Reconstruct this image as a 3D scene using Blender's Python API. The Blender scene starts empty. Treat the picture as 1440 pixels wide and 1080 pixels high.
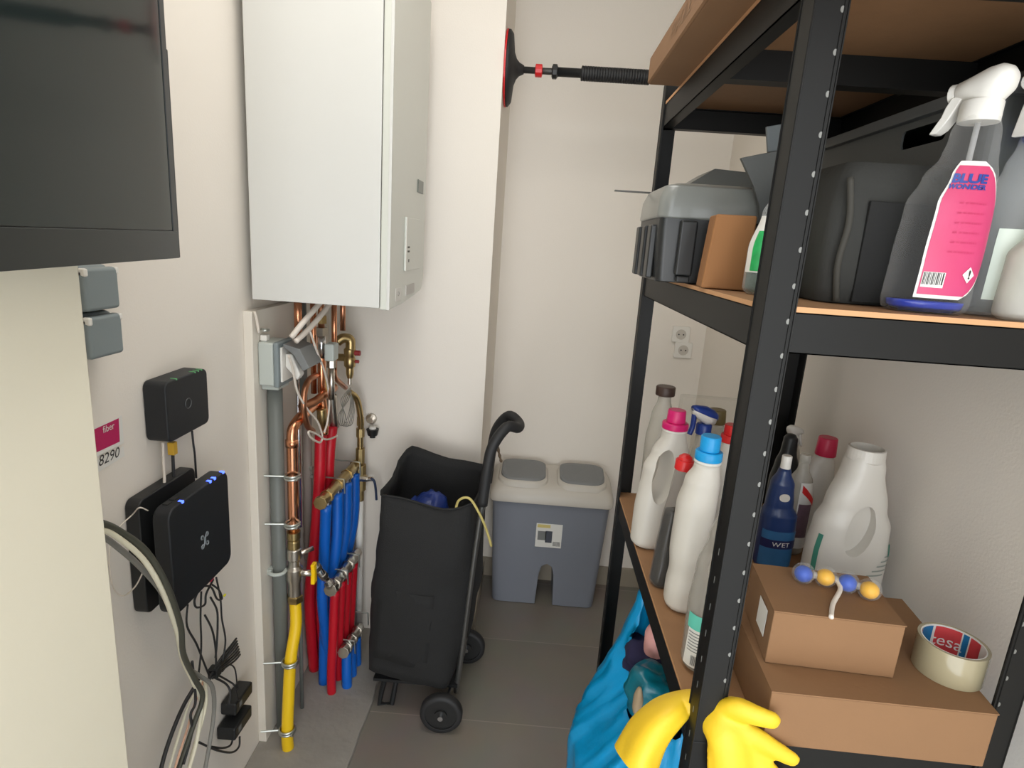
import bpy, bmesh, math, random
from mathutils import Vector, Matrix, Euler, noise
from math import sin, cos, pi, radians, atan2, sqrt
random.seed(7)
SC = bpy.context.scene
COL = SC.collection

# ---------------------------------------------------------------- camera
F = 834.92; H = 1.5
RM = Matrix(((0.99690292, 0.07439941, -0.02548126),
             (0.04191519, -0.22851454, 0.97263777),
             (0.06654084, -0.97069348, -0.23092527)))
cam_d = bpy.data.cameras.new('camera'); cam = bpy.data.objects.new('camera', cam_d); COL.objects.link(cam)
cam_d.sensor_width = 36; cam_d.lens = F / 1440 * 36; cam_d.clip_start = 0.02
cx_, cy_, cz_ = RM.col[0], RM.col[1], RM.col[2]
m3 = Matrix((cx_, -cy_, -cz_)).transposed()
cam.matrix_world = Matrix.Translation((0, 0, H)) @ m3.to_4x4()
SC.camera = cam
SC.view_settings.view_transform = 'Standard'
SC.view_settings.look = 'None'
SC.view_settings.exposure = 0.0
SC.view_settings.gamma = 1.0

def P(px, py, x=None, y=None, z=None):
    """point in the room seen at a photo pixel, on the plane x=, y= or z="""
    d = RM @ Vector(((px - 720) / F, (py - 540) / F, 1.0)); o = Vector((0, 0, H))
    if x is not None: t = (x - o.x) / d.x
    elif y is not None: t = (y - o.y) / d.y
    else: t = (z - o.z) / d.z
    return o + d * t
def W(pts, **k):
    return [P(a, b, **k) for a, b in pts]

# ---------------------------------------------------------------- world and lights
wd = bpy.data.worlds.new('world'); SC.world = wd; wd.use_nodes = True
wd.node_tree.nodes['Background'].inputs[0].default_value = (0.90, 0.95, 1.0, 1)
wd.node_tree.nodes['Background'].inputs[1].default_value = 3.0
def area(name, loc, target, sx, sy, power, col):
    l = bpy.data.lights.new(name, 'AREA'); l.shape = 'RECTANGLE'; l.size = sx; l.size_y = sy; l.energy = power; l.color = col
    o = bpy.data.objects.new(name, l); COL.objects.link(o); o.location = loc
    o.rotation_euler = (Vector(target) - Vector(loc)).to_track_quat('-Z', 'Y').to_euler(); return o
area('doorway_daylight', (0.1, -3.0, 0.85), (0.0, 1.6, 1.1), 2.0, 1.6, 40, (1.0, 0.985, 0.95))
area('ceiling_fill', (-0.12, 1.0, 2.53), (-0.12, 1.0, 0), 0.6, 0.9, 9, (1.0, 0.975, 0.93))  # unseen fill light added overhead to lift the walls

# ---------------------------------------------------------------- materials
MATS = {}
def mat(name, col, rough=0.5, metal=0.0, var=0.0, vscale=8.0, bump=0.0, bscale=60.0, emit=None, estr=1.0, coat=0.0, spec=0.5, col2=None, trans=0.0):
    if name in MATS: return MATS[name]
    m = bpy.data.materials.new(name); m.use_nodes = True; nt = m.node_tree; b = nt.nodes['Principled BSDF']
    b.inputs['Base Color'].default_value = (*col, 1); b.inputs['Roughness'].default_value = rough; b.inputs['Metallic'].default_value = metal
    b.inputs['Coat Weight'].default_value = coat; b.inputs['Specular IOR Level'].default_value = spec
    b.inputs['Transmission Weight'].default_value = trans
    tc = nt.nodes.new('ShaderNodeTexCoord')
    if var > 0 or col2:
        n = nt.nodes.new('ShaderNodeTexNoise'); n.inputs['Scale'].default_value = vscale; n.inputs['Detail'].default_value = 5
        nt.links.new(tc.outputs['Object'], n.inputs['Vector'])
        mx = nt.nodes.new('ShaderNodeMix'); mx.data_type = 'RGBA'
        c2 = col2 if col2 else tuple(min(1, c * (1 + var)) for c in col); c1 = col if col2 else tuple(c * (1 - var) for c in col)
        mx.inputs[6].default_value = (*c1, 1); mx.inputs[7].default_value = (*c2, 1)
        nt.links.new(n.outputs['Fac'], mx.inputs[0]); nt.links.new(mx.outputs[2], b.inputs['Base Color'])
    if bump > 0:
        n2 = nt.nodes.new('ShaderNodeTexNoise'); n2.inputs['Scale'].default_value = bscale; n2.inputs['Detail'].default_value = 4
        nt.links.new(tc.outputs['Object'], n2.inputs['Vector'])
        bp = nt.nodes.new('ShaderNodeBump'); bp.inputs['Strength'].default_value = bump; bp.inputs['Distance'].default_value = 0.004
        nt.links.new(n2.outputs['Fac'], bp.inputs['Height']); nt.links.new(bp.outputs['Normal'], b.inputs['Normal'])
    if emit:
        b.inputs['Emission Color'].default_value = (*emit, 1); b.inputs['Emission Strength'].default_value = estr
    MATS[name] = m; return m
def clear(name, tint=(0.93, 0.95, 0.95), fac=0.22, gloss=(0.85, 0.86, 0.86), rough=0.12):
    """thin-walled see-through plastic: part straight through, part glossy body"""
    if name in MATS: return MATS[name]
    m = bpy.data.materials.new(name); m.use_nodes = True; nt = m.node_tree; b = nt.nodes['Principled BSDF']; out = nt.nodes['Material Output']
    b.inputs['Base Color'].default_value = (*gloss, 1); b.inputs['Roughness'].default_value = rough
    tr = nt.nodes.new('ShaderNodeBsdfTransparent'); tr.inputs[0].default_value = (*tint, 1)
    mx = nt.nodes.new('ShaderNodeMixShader'); mx.inputs[0].default_value = fac
    fr = nt.nodes.new('ShaderNodeLayerWeight'); fr.inputs[0].default_value = 0.18
    ma = nt.nodes.new('ShaderNodeMath'); ma.operation = 'MULTIPLY_ADD'; ma.inputs[1].default_value = 0.40; ma.inputs[2].default_value = fac; ma.use_clamp = True
    nt.links.new(fr.outputs['Facing'], ma.inputs[0]); nt.links.new(ma.outputs[0], mx.inputs[0])
    nt.links.new(tr.outputs[0], mx.inputs[1]); nt.links.new(b.outputs[0], mx.inputs[2]); nt.links.new(mx.outputs[0], out.inputs[0])
    MATS[name] = m; return m

def s2l(r, g, b): return tuple(((c / 255) / 12.92 if c / 255 <= 0.04045 else ((c / 255 + 0.055) / 1.055) ** 2.4) for c in (r, g, b))
M_wall = mat('wall paint', s2l(234, 227, 217), 0.85, var=0.015, vscale=2.5, bump=0.08, bscale=220)
M_pillar = mat('cream paint', s2l(226, 219, 198), 0.7, var=0.01, bump=0.03, bscale=200)
M_board = mat('white board', s2l(228, 221, 209), 0.6, var=0.03, vscale=5, bump=0.05)
M_concrete = mat('raw concrete', s2l(150, 145, 137), 0.95, var=0.16, vscale=9, bump=0.6, bscale=35)
M_ceiling = mat('ceiling paint', s2l(220, 216, 208), 0.9)
M_base = mat('beige tile skirting', s2l(158, 148, 132), 0.4, var=0.04)
M_copper = mat('copper', (0.80, 0.36, 0.20), 0.24, 1.0, var=0.12, vscale=20)
M_copperd = mat('old copper', (0.55, 0.26, 0.15), 0.32, 1.0, var=0.25, vscale=25)
M_brass = mat('brass', (0.48, 0.36, 0.17), 0.33, 1.0, var=0.2, vscale=30)
M_nickel = mat('nickel', (0.62, 0.58, 0.52), 0.28, 1.0, var=0.12, vscale=30)
M_chrome = mat('chrome', (0.75, 0.75, 0.76), 0.15, 1.0)
M_zinc = mat('zinc', (0.60, 0.63, 0.60), 0.38, 1.0, var=0.1)
M_red = mat('red conduit', s2l(196, 18, 38), 0.42)
M_blue = mat('blue conduit', s2l(8, 98, 196), 0.42)
M_yellow = mat('yellow gas hose', s2l(246, 202, 22), 0.45)
M_conduit = mat('grey conduit', s2l(112, 116, 112), 0.45)
M_black = mat('black plastic', (0.012, 0.013, 0.014), 0.42)
M_blacksoft = mat('black rubber', (0.016, 0.016, 0.017), 0.6)
M_router = mat('router black', (0.009, 0.011, 0.014), 0.5, bump=0.03, bscale=400)
M_bluegrey = mat('blue grey box', s2l(128, 138, 140), 0.5)
M_lightgrey = mat('light grey box', s2l(190, 196, 190), 0.5)
M_midgrey = mat('mid grey plastic', s2l(120, 122, 122), 0.5)
M_white = mat('white plastic', s2l(232, 229, 222), 0.35)
M_whitejug = mat('white jug plastic', s2l(212, 207, 198), 0.38)
M_cable_w = mat('white cable', s2l(226, 216, 204), 0.5)
M_cable_g = mat('grey cable', s2l(128, 126, 120), 0.5)
M_cable_c = mat('cream cable', s2l(226, 220, 196), 0.5)
M_cable_k = mat('black cable', (0.02, 0.02, 0.021), 0.45)
M_boiler = mat('boiler enamel', s2l(210, 210, 206), 0.25, coat=0.3)
M_boilerf = mat('boiler front plastic', s2l(205, 207, 198), 0.3, coat=0.2)
M_greytxt = mat('grey print', s2l(120, 122, 120), 0.6)
M_dark = mat('dark print', s2l(50, 48, 46), 0.6)
M_steel = mat('black rack paint', s2l(15, 15, 14), 0.48, var=0.08, vscale=10, spec=0.3)
M_slot = mat('bare slot edge', s2l(128, 128, 124), 0.4, 0.3)
M_bag = mat('black polyester', (0.013, 0.013, 0.013), 0.85, bump=0.4, bscale=500)
M_mdf = mat('hardboard', s2l(146, 108, 74), 0.7, var=0.10, vscale=40, bump=0.05, bscale=300)
M_mdfe = mat('hardboard edge', s2l(200, 152, 108), 0.7, var=0.05)
M_card = mat('cardboard', s2l(134, 99, 67), 0.8, var=0.05, vscale=12, bump=0.06, bscale=150)
M_cardd = mat('cardboard dark print', s2l(134, 104, 76), 0.8)
M_kraft = mat('kraft cardboard', s2l(150, 103, 61), 0.8, var=0.05)
M_pink = mat('magenta cap', s2l(214, 28, 110), 0.35)
M_pinkl = mat('pink label', s2l(226, 60, 128), 0.45)
M_redcap = mat('red cap', s2l(214, 36, 38), 0.35)
M_bluecap = mat('sky blue cap', s2l(22, 156, 222), 0.35)
M_navy = mat('royal blue plastic', s2l(28, 58, 140), 0.35)
M_label = mat('white label', s2l(228, 226, 220), 0.5)
M_clear = clear('clear plastic', fac=0.16)
M_clearw = clear('milky clear plastic', (0.95, 0.94, 0.92), 0.42, s2l(208, 204, 194), 0.2)
M_glove = mat('yellow rubber', s2l(232, 192, 38), 0.5, var=0.05, vscale=30, bump=0.08, bscale=200)
M_shop = mat('cyan bag film', s2l(0, 146, 204), 0.3, bump=0.7, bscale=22)
M_binb = mat('bin blue grey', s2l(126, 130, 140), 0.45)
M_binl = mat('bin lid beige', s2l(198, 192, 182), 0.4)
M_binf = mat('bin flap grey', s2l(122, 124, 125), 0.45)
M_lidg = clear('smoky lid', (0.55, 0.57, 0.56), 0.62, s2l(128, 130, 126), 0.3)

# tile floor: brick texture joints
def tile_mat():
    m = bpy.data.materials.new('floor tiles'); m.use_nodes = True; nt = m.node_tree; b = nt.nodes['Principled BSDF']
    tc = nt.nodes.new('ShaderNodeTexCoord'); mp = nt.nodes.new('ShaderNodeMapping')
    mp.inputs['Location'].default_value = (3.3, -0.368, 0)
    br = nt.nodes.new('ShaderNodeTexBrick'); br.offset = 0.5
    br.inputs['Color1'].default_value = (*s2l(133, 126, 117), 1); br.inputs['Color2'].default_value = (*s2l(137, 130, 121), 1)
    br.inputs['Mortar'].default_value = (*s2l(158, 149, 138), 1); br.inputs['Scale'].default_value = 1.0
    br.inputs['Mortar Size'].default_value = 0.0018; br.inputs['Brick Width'].default_value = 9.0; br.inputs['Row Height'].default_value = 0.4125
    n = nt.nodes.new('ShaderNodeTexNoise'); n.inputs['Scale'].default_value = 6; n.inputs['Detail'].default_value = 6
    mx = nt.nodes.new('ShaderNodeMix'); mx.data_type = 'RGBA'; mx.blend_type = 'MULTIPLY'; mx.inputs[0].default_value = 0.25
    nt.links.new(tc.outputs['Object'], mp.inputs[0]); nt.links.new(mp.outputs[0], br.inputs['Vector']); nt.links.new(tc.outputs['Object'], n.inputs['Vector'])
    nt.links.new(br.outputs['Color'], mx.inputs[6]); nt.links.new(n.outputs['Color'], mx.inputs[7]); nt.links.new(mx.outputs[2], b.inputs['Base Color'])
    b.inputs['Roughness'].default_value = 0.38
    return m
M_tile = tile_mat()

# ---------------------------------------------------------------- mesh helpers
def nb(): return bmesh.new()
def link(o): COL.objects.link(o); return o
def obj(name, bm, m, parent=None, world=False, smooth=False, bevel=0, seg=2, sub=0, solid=0, mats=None):
    me = bpy.data.meshes.new(name)
    bmesh.ops.recalc_face_normals(bm, faces=bm.faces[:])
    bm.to_mesh(me); bm.free()
    for mm in (mats or [m]): me.materials.append(mm)
    if smooth:
        for p in me.polygons: p.use_smooth = True
    o = bpy.data.objects.new(name, me); link(o)
    if parent is not None:
        o.parent = parent
        if world:
            root = parent; mb = Matrix.Identity(4); chain = []
            while root is not None: chain.append(root); root = root.parent
            for c in reversed(chain): mb = mb @ c.matrix_parent_inverse @ c.matrix_basis
            o.matrix_parent_inverse = mb.inverted()
    if bevel > 0:
        b = o.modifiers.new('bevel', 'BEVEL'); b.width = bevel; b.segments = seg; b.limit_method = 'ANGLE'; b.angle_limit = radians(40)
        if not smooth:
            for p in me.polygons: p.use_smooth = True
            b.harden_normals = True
    if solid: s = o.modifiers.new('solid', 'SOLIDIFY'); s.thickness = solid
    if sub: s = o.modifiers.new('sub', 'SUBSURF'); s.levels = sub; s.render_levels = sub
    return o
def tag(o, label=None, cat=None, group=None, kind=None):
    if label: o['label'] = label
    if cat: o['category'] = cat
    if group: o['group'] = group
    if kind: o['kind'] = kind
    return o
def struct(name, bm, m, **k): return tag(obj(name, bm, m, **k), kind='structure')
def thing(name, label, cat, loc=(0, 0, 0), rz=0, group=None, rot=None):
    o = bpy.data.objects.new(name, None); link(o); o.empty_display_size = 0.05
    o.location = loc; o.rotation_euler = rot if rot else (0, 0, rz)
    return tag(o, label, cat, group)
def box(bm, x0, x1, y0, y1, z0, z1, M=None):
    v = [bm.verts.new(((M @ Vector((x, y, z))) if M else (x, y, z))) for z in (z0, z1) for y in (y0, y1) for x in (x0, x1)]
    for f in ((0, 1, 3, 2), (4, 6, 7, 5), (0, 4, 5, 1), (2, 3, 7, 6), (0, 2, 6, 4), (1, 5, 7, 3)): bm.faces.new([v[i] for i in f])
    return bm
def bx(*a, **k): return box(nb(), *a, **k)
def loft(bm, rings, cap0=True, cap1=True, closed=True):
    R = [[bm.verts.new(p) for p in r] for r in rings]; n = len(R[0])
    for a, b in zip(R, R[1:]):
        for i in range(n if closed else n - 1):
            j = (i + 1) % n; bm.faces.new((a[i], a[j], b[j], b[i]))
    if closed and cap0: bm.faces.new(R[0][::-1])
    if closed and cap1: bm.faces.new(R[-1])
    return bm
def sell(cx, cy, z, rx, ry, n=2.0, N=32, ang0=0):
    out = []
    for i in range(N):
        t = 2 * pi * i / N + ang0; c, s = cos(t), sin(t)
        out.append(Vector((cx + rx * math.copysign(abs(c) ** (2 / n), c), cy + ry * math.copysign(abs(s) ** (2 / n), s), z)))
    return out
def lathe(bm, prof, N=32, c=(0, 0)):
    return loft(bm, [sell(c[0], c[1], z, max(r, 1e-5), max(r, 1e-5), 2, N) for r, z in prof])
def smooth_path(pts, k=6):
    pts = [Vector(p) for p in pts]
    if len(pts) < 3: return pts
    out = []
    for i in range(len(pts) - 1):
        p0 = pts[max(i - 1, 0)]; p1 = pts[i]; p2 = pts[i + 1]; p3 = pts[min(i + 2, len(pts) - 1)]
        for j in range(k):
            t = j / k
            out.append(0.5 * ((2 * p1) + (-p0 + p2) * t + (2 * p0 - 5 * p1 + 4 * p2 - p3) * t * t + (-p0 + 3 * p1 - 3 * p2 + p3) * t ** 3))
    out.append(pts[-1]); return out
def tube(bm, pts, r, N=12, sm=True, k=6, cap=True):
    path = smooth_path(pts, k) if sm else [Vector(p) for p in pts]
    n = len(path); rings = []; up = None
    for i, p in enumerate(path):
        d = (path[min(i + 1, n - 1)] - path[max(i - 1, 0)]).normalized()
        if up is None:
            up = Vector((0, 0, 1)) if abs(d.z) < 0.9 else Vector((1, 0, 0))
        a = (up - d * up.dot(d)).normalized(); b = d.cross(a); up = a
        rr = r(i / (n - 1)) if callable(r) else r
        rings.append([p + a * cos(2 * pi * q / N) * rr + b * sin(2 * pi * q / N) * rr for q in range(N)])
    return loft(bm, rings, cap, cap)
def cyl(bm, a, b, r, r2=None, N=20):
    r2 = r if r2 is None else r2
    return tube(bm, [a, b], lambda t: r + (r2 - r) * t, N, sm=False)
def hexn(bm, a, b, r): return cyl(bm, a, b, r, r, 6)
def torus(bm, c, axis, R, r, N=24, n=8):
    axis = Vector(axis).normalized(); u = axis.orthogonal().normalized(); v = axis.cross(u); c = Vector(c)
    rings = []
    for i in range(N):
        t = 2 * pi * i / N; d = u * cos(t) + v * sin(t)
        rings.append([c + d * (R + r * cos(2 * pi * q / n)) + axis * r * sin(2 * pi * q / n) for q in range(n)])
    rings.append(rings[0]); 
    Rv = [[bm.verts.new(p) for p in rg] for rg in rings[:-1]]
    for i in range(N):
        A, B = Rv[i], Rv[(i + 1) % N]
        for q in range(n): bm.faces.new((A[q], A[(q + 1) % n], B[(q + 1) % n], B[q]))
    return bm
def ball(bm, c, rx, ry=None, rz=None, N=20, M=12):
    ry = rx if ry is None else ry; rz = rx if rz is None else rz
    rings = [[Vector((c[0] + rx * sin(pi * j / M) * cos(2 * pi * i / N), c[1] + ry * sin(pi * j / M) * sin(2 * pi * i / N), c[2] - rz * cos(pi * j / M))) for i in range(N)] for j in range(1, M)]
    loft(bm, rings, True, True); return bm
def prism(bm, poly, axis, a, b, M=None):
    """extrude a 2-D polygon along axis 'x','y' or 'z' from a to b"""
    def mk(u, v, w):
        p = {'x': (w, u, v), 'y': (u, w, v), 'z': (u, v, w)}[axis]; return (M @ Vector(p)) if M else Vector(p)
    return loft(bm, [[mk(u, v, a) for u, v in poly], [mk(u, v, b) for u, v in poly]])
def rrect(x0, x1, y0, y1, r, k=5):
    out = []
    for cx, cy, a0 in ((x1 - r, y1 - r, 0), (x0 + r, y1 - r, pi / 2), (x0 + r, y0 + r, pi), (x1 - r, y0 + r, 3 * pi / 2)):
        for i in range(k + 1):
            a = a0 + pi / 2 * i / k; out.append((cx + r * cos(a), cy + r * sin(a)))
    return out
def text(name, s, size, mapf, m, parent=None, world=False, shear=0.0, align='CENTER', xs=1.0, bold=0.0):
    cu = bpy.data.curves.new('t', 'FONT'); cu.body = s; cu.size = size; cu.align_x = align; cu.align_y = 'CENTER'; cu.shear = shear; cu.resolution_u = 3; cu.offset = bold
    t = bpy.data.objects.new('t', cu); link(t)
    dg = bpy.context.evaluated_depsgraph_get(); me = bpy.data.meshes.new_from_object(t.evaluated_get(dg))
    bpy.data.objects.remove(t); bpy.data.curves.remove(cu)
    bm = nb(); bm.from_mesh(me); bpy.data.meshes.remove(me)
    for v in bm.verts: v.co = Vector(mapf(v.co.x * xs, v.co.y))
    return obj(name, bm, m, parent, world)
def eval_bool(bmA, bmB, op='DIFFERENCE'):
    ms = []
    for b in (bmA, bmB):
        bmesh.ops.recalc_face_normals(b, faces=b.faces[:])
        me = bpy.data.meshes.new('tmp'); b.to_mesh(me); b.free(); o = bpy.data.objects.new('tmp', me); link(o); ms.append(o)
    md = ms[0].modifiers.new('b', 'BOOLEAN'); md.object = ms[1]; md.operation = op; md.solver = 'EXACT'
    bpy.context.view_layer.update()
    dg = bpy.context.evaluated_depsgraph_get(); me = bpy.data.meshes.new_from_object(ms[0].evaluated_get(dg))
    r = nb(); r.from_mesh(me)
    for o in ms: bpy.data.objects.remove(o)
    return r

# surface of a lofted bottle: profile keys (z, rx, ry, cx) interpolated
class Prof:
    def __init__(s, keys, n=2.3): s.k = keys; s.n = n
    def at(s, z):
        k = s.k
        if z <= k[0][0]: return k[0][1:]
        for a, b in zip(k, k[1:]):
            if z <= b[0]:
                t = (z - a[0]) / max(b[0] - a[0], 1e-9); t2 = t * t * (3 - 2 * t)
                return tuple(a[i] + (b[i] - a[i]) * t2 for i in range(1, 4))
        return k[-1][1:]
    def pt(s, ang, z, off=0.0):
        rx, ry, cx = s.at(z); c, q = cos(ang), sin(ang); e = 2 / s.n
        return Vector((cx + (rx + off) * math.copysign(abs(c) ** e, c), (ry + off) * math.copysign(abs(q) ** e, q), z))
    def body(s, steps=40, N=36):
        z0, z1 = s.k[0][0], s.k[-1][0]
        zs = sorted(set([z0 + (z1 - z0) * i / steps for i in range(steps + 1)] + [a[0] for a in s.k]))
        rings = [[s.pt(2 * pi * i / N, z) for i in range(N)] for z in zs]
        e = s.at(z0); rings.insert(0, [Vector((e[2] + (v.x - e[2]) * 0.86, v.y * 0.86, z0 - 0.0)) for v in rings[0]])
        rings[1] = [Vector((v.x, v.y, z0 + 0.004)) for v in rings[1]]
        return loft(nb(), rings)
    def patch(s, z0, z1, a0, a1, off=0.0008, nz=16, na=14):
        """label: a0/a1 angle (deg) constants or functions of height fraction"""
        fa0 = a0 if callable(a0) else (lambda t: a0); fa1 = a1 if callable(a1) else (lambda t: a1)
        rows = []
        for j in range(nz + 1):
            t = j / nz; z = z0 + (z1 - z0) * t; A, B = radians(fa0(t)), radians(fa1(t))
            rows.append([s.pt(A + (B - A) * i / na, z, off) for i in range(na + 1)])
        return loft(nb(), rows, closed=False)
    def wrap(s, ac, zc, off=0.0014):
        rx = s.at(zc)[0]; 
        return lambda u, v: s.pt(radians(ac) + u / rx, zc + v, off)

# ================================================================= ROOM
XL = -0.715; XR = 0.722; YB = 2.474; YC = 2.0; XC = -0.146; ZC = 2.55; YN = -0.5
struct('floor', bx(-2.2, 2.2, YN, YB + 0.1, -0.05, 0), M_tile)
# raw screed strip under the pipes, with a ragged edge
bm = nb(); pts = [(XL, 0.2)]; 
for i in range(60):
    y = 0.2 + (YC - 0.2) * i / 59; pts.append((-0.43 + 0.007 * noise.noise(Vector((y * 9, 0, 0))) + 0.003 * noise.noise(Vector((y * 40, 3, 0))), y))
pts.append((XL, YC)); prism(bm, pts, 'z', -0.01, 0.014)
struct('floor_screed', bm, M_concrete, bevel=0.004)
struct('wall_left', bx(XL - 0.1, XL, YN, YC + 0.3, 0, ZC), M_wall)
struct('wall_column', bx(XL - 0.1, XC, YC, YB + 0.1, 0, ZC), M_wall)
struct('wall_back', bx(XC - 0.05, XR + 0.1, YB, YB + 0.1, 0, ZC), M_wall)
struct('wall_right', bx(XR, XR + 0.1, YN, YB + 0.1, 0, ZC), M_wall)
struct('wall_pillar', bx(XL - 0.3, -0.5, -0.45, 0.643, 0, ZC), M_pillar, bevel=0.002)
struct('ceiling', bx(-2.2, 2.2, YN, YB + 0.1, ZC, ZC + 0.05), M_ceiling)
struct('baseboard_back', bx(XC, XR, YB - 0.011, YB, 0, 0.09), M_base, bevel=0.001)
struct('baseboard_column', bx(XC, XC + 0.011, YC, YB - 0.011, 0, 0.09), M_base, bevel=0.001)
struct('baseboard_right', bx(XR - 0.011, XR, 0.2, YB - 0.011, 0, 0.09), M_base, bevel=0.001)

# white mounting board behind the pipes
t = thing('mounting_board', 'white painted board fixed to the left wall behind the boiler pipes', 'board', (XL, 1.44, 0.014))
obj('panel', bx(XL, -0.692, 1.44, YC, 0.014, 1.292), M_board, t, True, bevel=0.002)

# ================================================================= RACK
XS, YF, YR, WR = 0.253, 0.664, 1.441, 0.40
ZM, ZL, ZT, ZB = 1.4526, 0.894, 1.820, 0.10
rack = thing('storage_rack', 'black metal boltless storage rack with hardboard shelves on the right', 'shelf rack', (XS, YF, 0))
def post(name, cx, cy, sx, sy):
    """angle post: outer corner (cx,cy); flanges run sx along x and sy along y"""
    bm = nb(); L = 0.035; th = 0.0022; zt = 1.86
    for lo in (0,):
        box(bm, min(cx, cx + sx * L), max(cx, cx + sx * L), min(cy, cy + sy * th), max(cy, cy + sy * th), 0.004, zt)
        box(bm, min(cx, cx + sx * th), max(cx, cx + sx * th), min(cy + sy * th, cy + sy * L), max(cy + sy * th, cy + sy * L), 0.004, zt)
        # rolled ridges along the edges
        for u in (0.0004, L - 0.0012, L - 0.0052):
            cyl(bm, (cx + sx * u, cy - sy * 0.0001, 0.006), (cx + sx * u, cy - sy * 0.0001, zt - 0.002), 0.0010, N=6)
        for u in (L - 0.002,):
            cyl(bm, (cx - sx * 0.0002, cy + sy * u, 0.006), (cx - sx * 0.0002, cy + sy * u, zt - 0.002), 0.0013, N=6)
    nf = len(bm.faces); z = 0.05
    while z < zt - 0.02:     # punched slots: bare metal where the paint is cut
        u = L * 0.80; nv = len(bm.verts)
        lathe(bm, [(0.0021, -0.0004), (0.0021, 0.0004)], 10); bm.verts.ensure_lookup_table()
        for v in list(bm.verts)[nv:]:
            x, y, w = v.co; v.co = (cx + sx * u + x, cy - sy * w, z + y * 1.5)
        if z < 1.15:
            box(bm, min(cx, cx - sx * 0.0004), max(cx, cx - sx * 0.0004), min(cy + sy * (L * 0.45), cy + sy * (L * 0.49)), max(cy + sy * (L * 0.45), cy + sy * (L * 0.49)), z + 0.012, z + 0.021)
        z += 0.0385
    bm.faces.ensure_lookup_table()
    for f in bm.faces[nf:]: f.material_index = 1
    o = obj(name, bm, M_steel, rack, True, mats=[M_steel, M_slot])
    bm = bx(min(cx, cx + sx * L) - 0.001, max(cx, cx + sx * L) + 0.001, min(cy, cy + sy * L) - 0.001, max(cy, cy + sy * L) + 0.001, 0, 0.012)
    obj('foot_cap', bm, M_blacksoft, o, True)
    # splice joint
    if name == 'post' and cx == XS:
        bm = bx(min(cx, cx + sx * L) - 0.0006, max(cx, cx + sx * L), cy - sy * 0.0008, cy, 0.905 - 0.028, 0.906 - 0.028) if sy > 0 else None
        if bm: obj('splice_seam', bm, M_black, o, True)
    return o
post('post', XS, YF, 1, 1); post('post', XS + WR, YF, -1, 1); post('post', XS, YR, 1, -1); post('post', XS + WR, YR, -1, -1)
def beam_long(x, sgn, zt):
    bm = nb(); h = 0.046; a = x + sgn * 0.0024; b = a + sgn * 0.0015
    z1 = zt - 0.006; y0, y1 = YF + 0.003, YR - 0.003
    box(bm, min(a, b), max(a, b), y0, y1, z1 - h, z1 + 0.0008)
    c = a + sgn * 0.022; box(bm, min(a, c), max(a, c), y0, y1, z1 - h, z1 - h + 0.0015)
    c = a + sgn * 0.012; box(bm, min(a, c), max(a, c), y0, y1, z1 - 0.0015, z1)
    return bm
def beam_short(y, sgn, zt):
    bm = nb(); h = 0.046; a = y + sgn * 0.0024; b = a + sgn * 0.0015
    z1 = zt - 0.006; x0, x1 = XS + 0.003, XS + WR - 0.003
    box(bm, x0, x1, min(a, b), max(a, b), z1 - h, z1 + 0.0008)
    c = a + sgn * 0.022; box(bm, x0, x1, min(a, c), max(a, c), z1 - h, z1 - h + 0.0015)
    c = a + sgn * 0.012; box(bm, x0, x1, min(a, c), max(a, c), z1 - 0.0015, z1)
    return bm
for zt in (ZT, ZM, ZL, ZB):
    obj('side_beam', beam_long(XS, 1, zt), M_steel, rack, True); obj('side_beam', beam_long(XS + WR, -1, zt), M_steel, rack, True)
    obj('end_beam', beam_short(YF, 1, zt), M_steel, rack, True); obj('end_beam', beam_short(YR, -1, zt), M_steel, rack, True)
    o = obj('shelf_board', bx(XS + 0.0015, XS + WR - 0.0015, YF + 0.002, YR - 0.002, zt - 0.006, zt), M_mdf, rack, True)
    o.data.materials.append(M_mdfe)
    for p in o.data.polygons:
        if abs(p.normal.z) < 0.5: p.material_index = 1
    if zt > 0.2: obj('cross_bar', bx(XS + 0.005, XS + WR - 0.005, 1.02, 1.05, zt - 0.050, zt - 0.0065), M_steel, rack, True)

# ================================================================= TOP SHELF BOX AND SUPPORT ROD
t = thing('shipping_box', 'long flat cardboard box with printed side lying on the top shelf of the rack', 'box', (0.31, 0.9, ZT))
bm = nb(); poly = [(0.194, ZT + 0.0005), (0.44, ZT + 0.0005), (0.44, ZT + 0.075), (0.172, ZT + 0.068), (0.170, ZT + 0.03)]
obj('body', prism(nb(), [(0.196, ZT + 0.0005), (0.43, ZT + 0.0005), (0.43, ZT + 0.06), (0.196, ZT + 0.052)], 'y', 0.35, 1.285), M_card, t, True, bevel=0.002)
obj('side_flap', prism(nb(), [(0.1955, ZT + 0.001), (0.1955, ZT + 0.05), (0.1925, ZT + 0.047), (0.1925, ZT + 0.004)], 'y', 0.37, 1.284), M_card, t, True)
text('printed_text', 'FRAGILE - HANDLE WITH CARE', 0.03, lambda u, v: (0.1920, 0.83 - u * 1.2, ZT + 0.028 + v), M_cardd, t, True)

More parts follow.
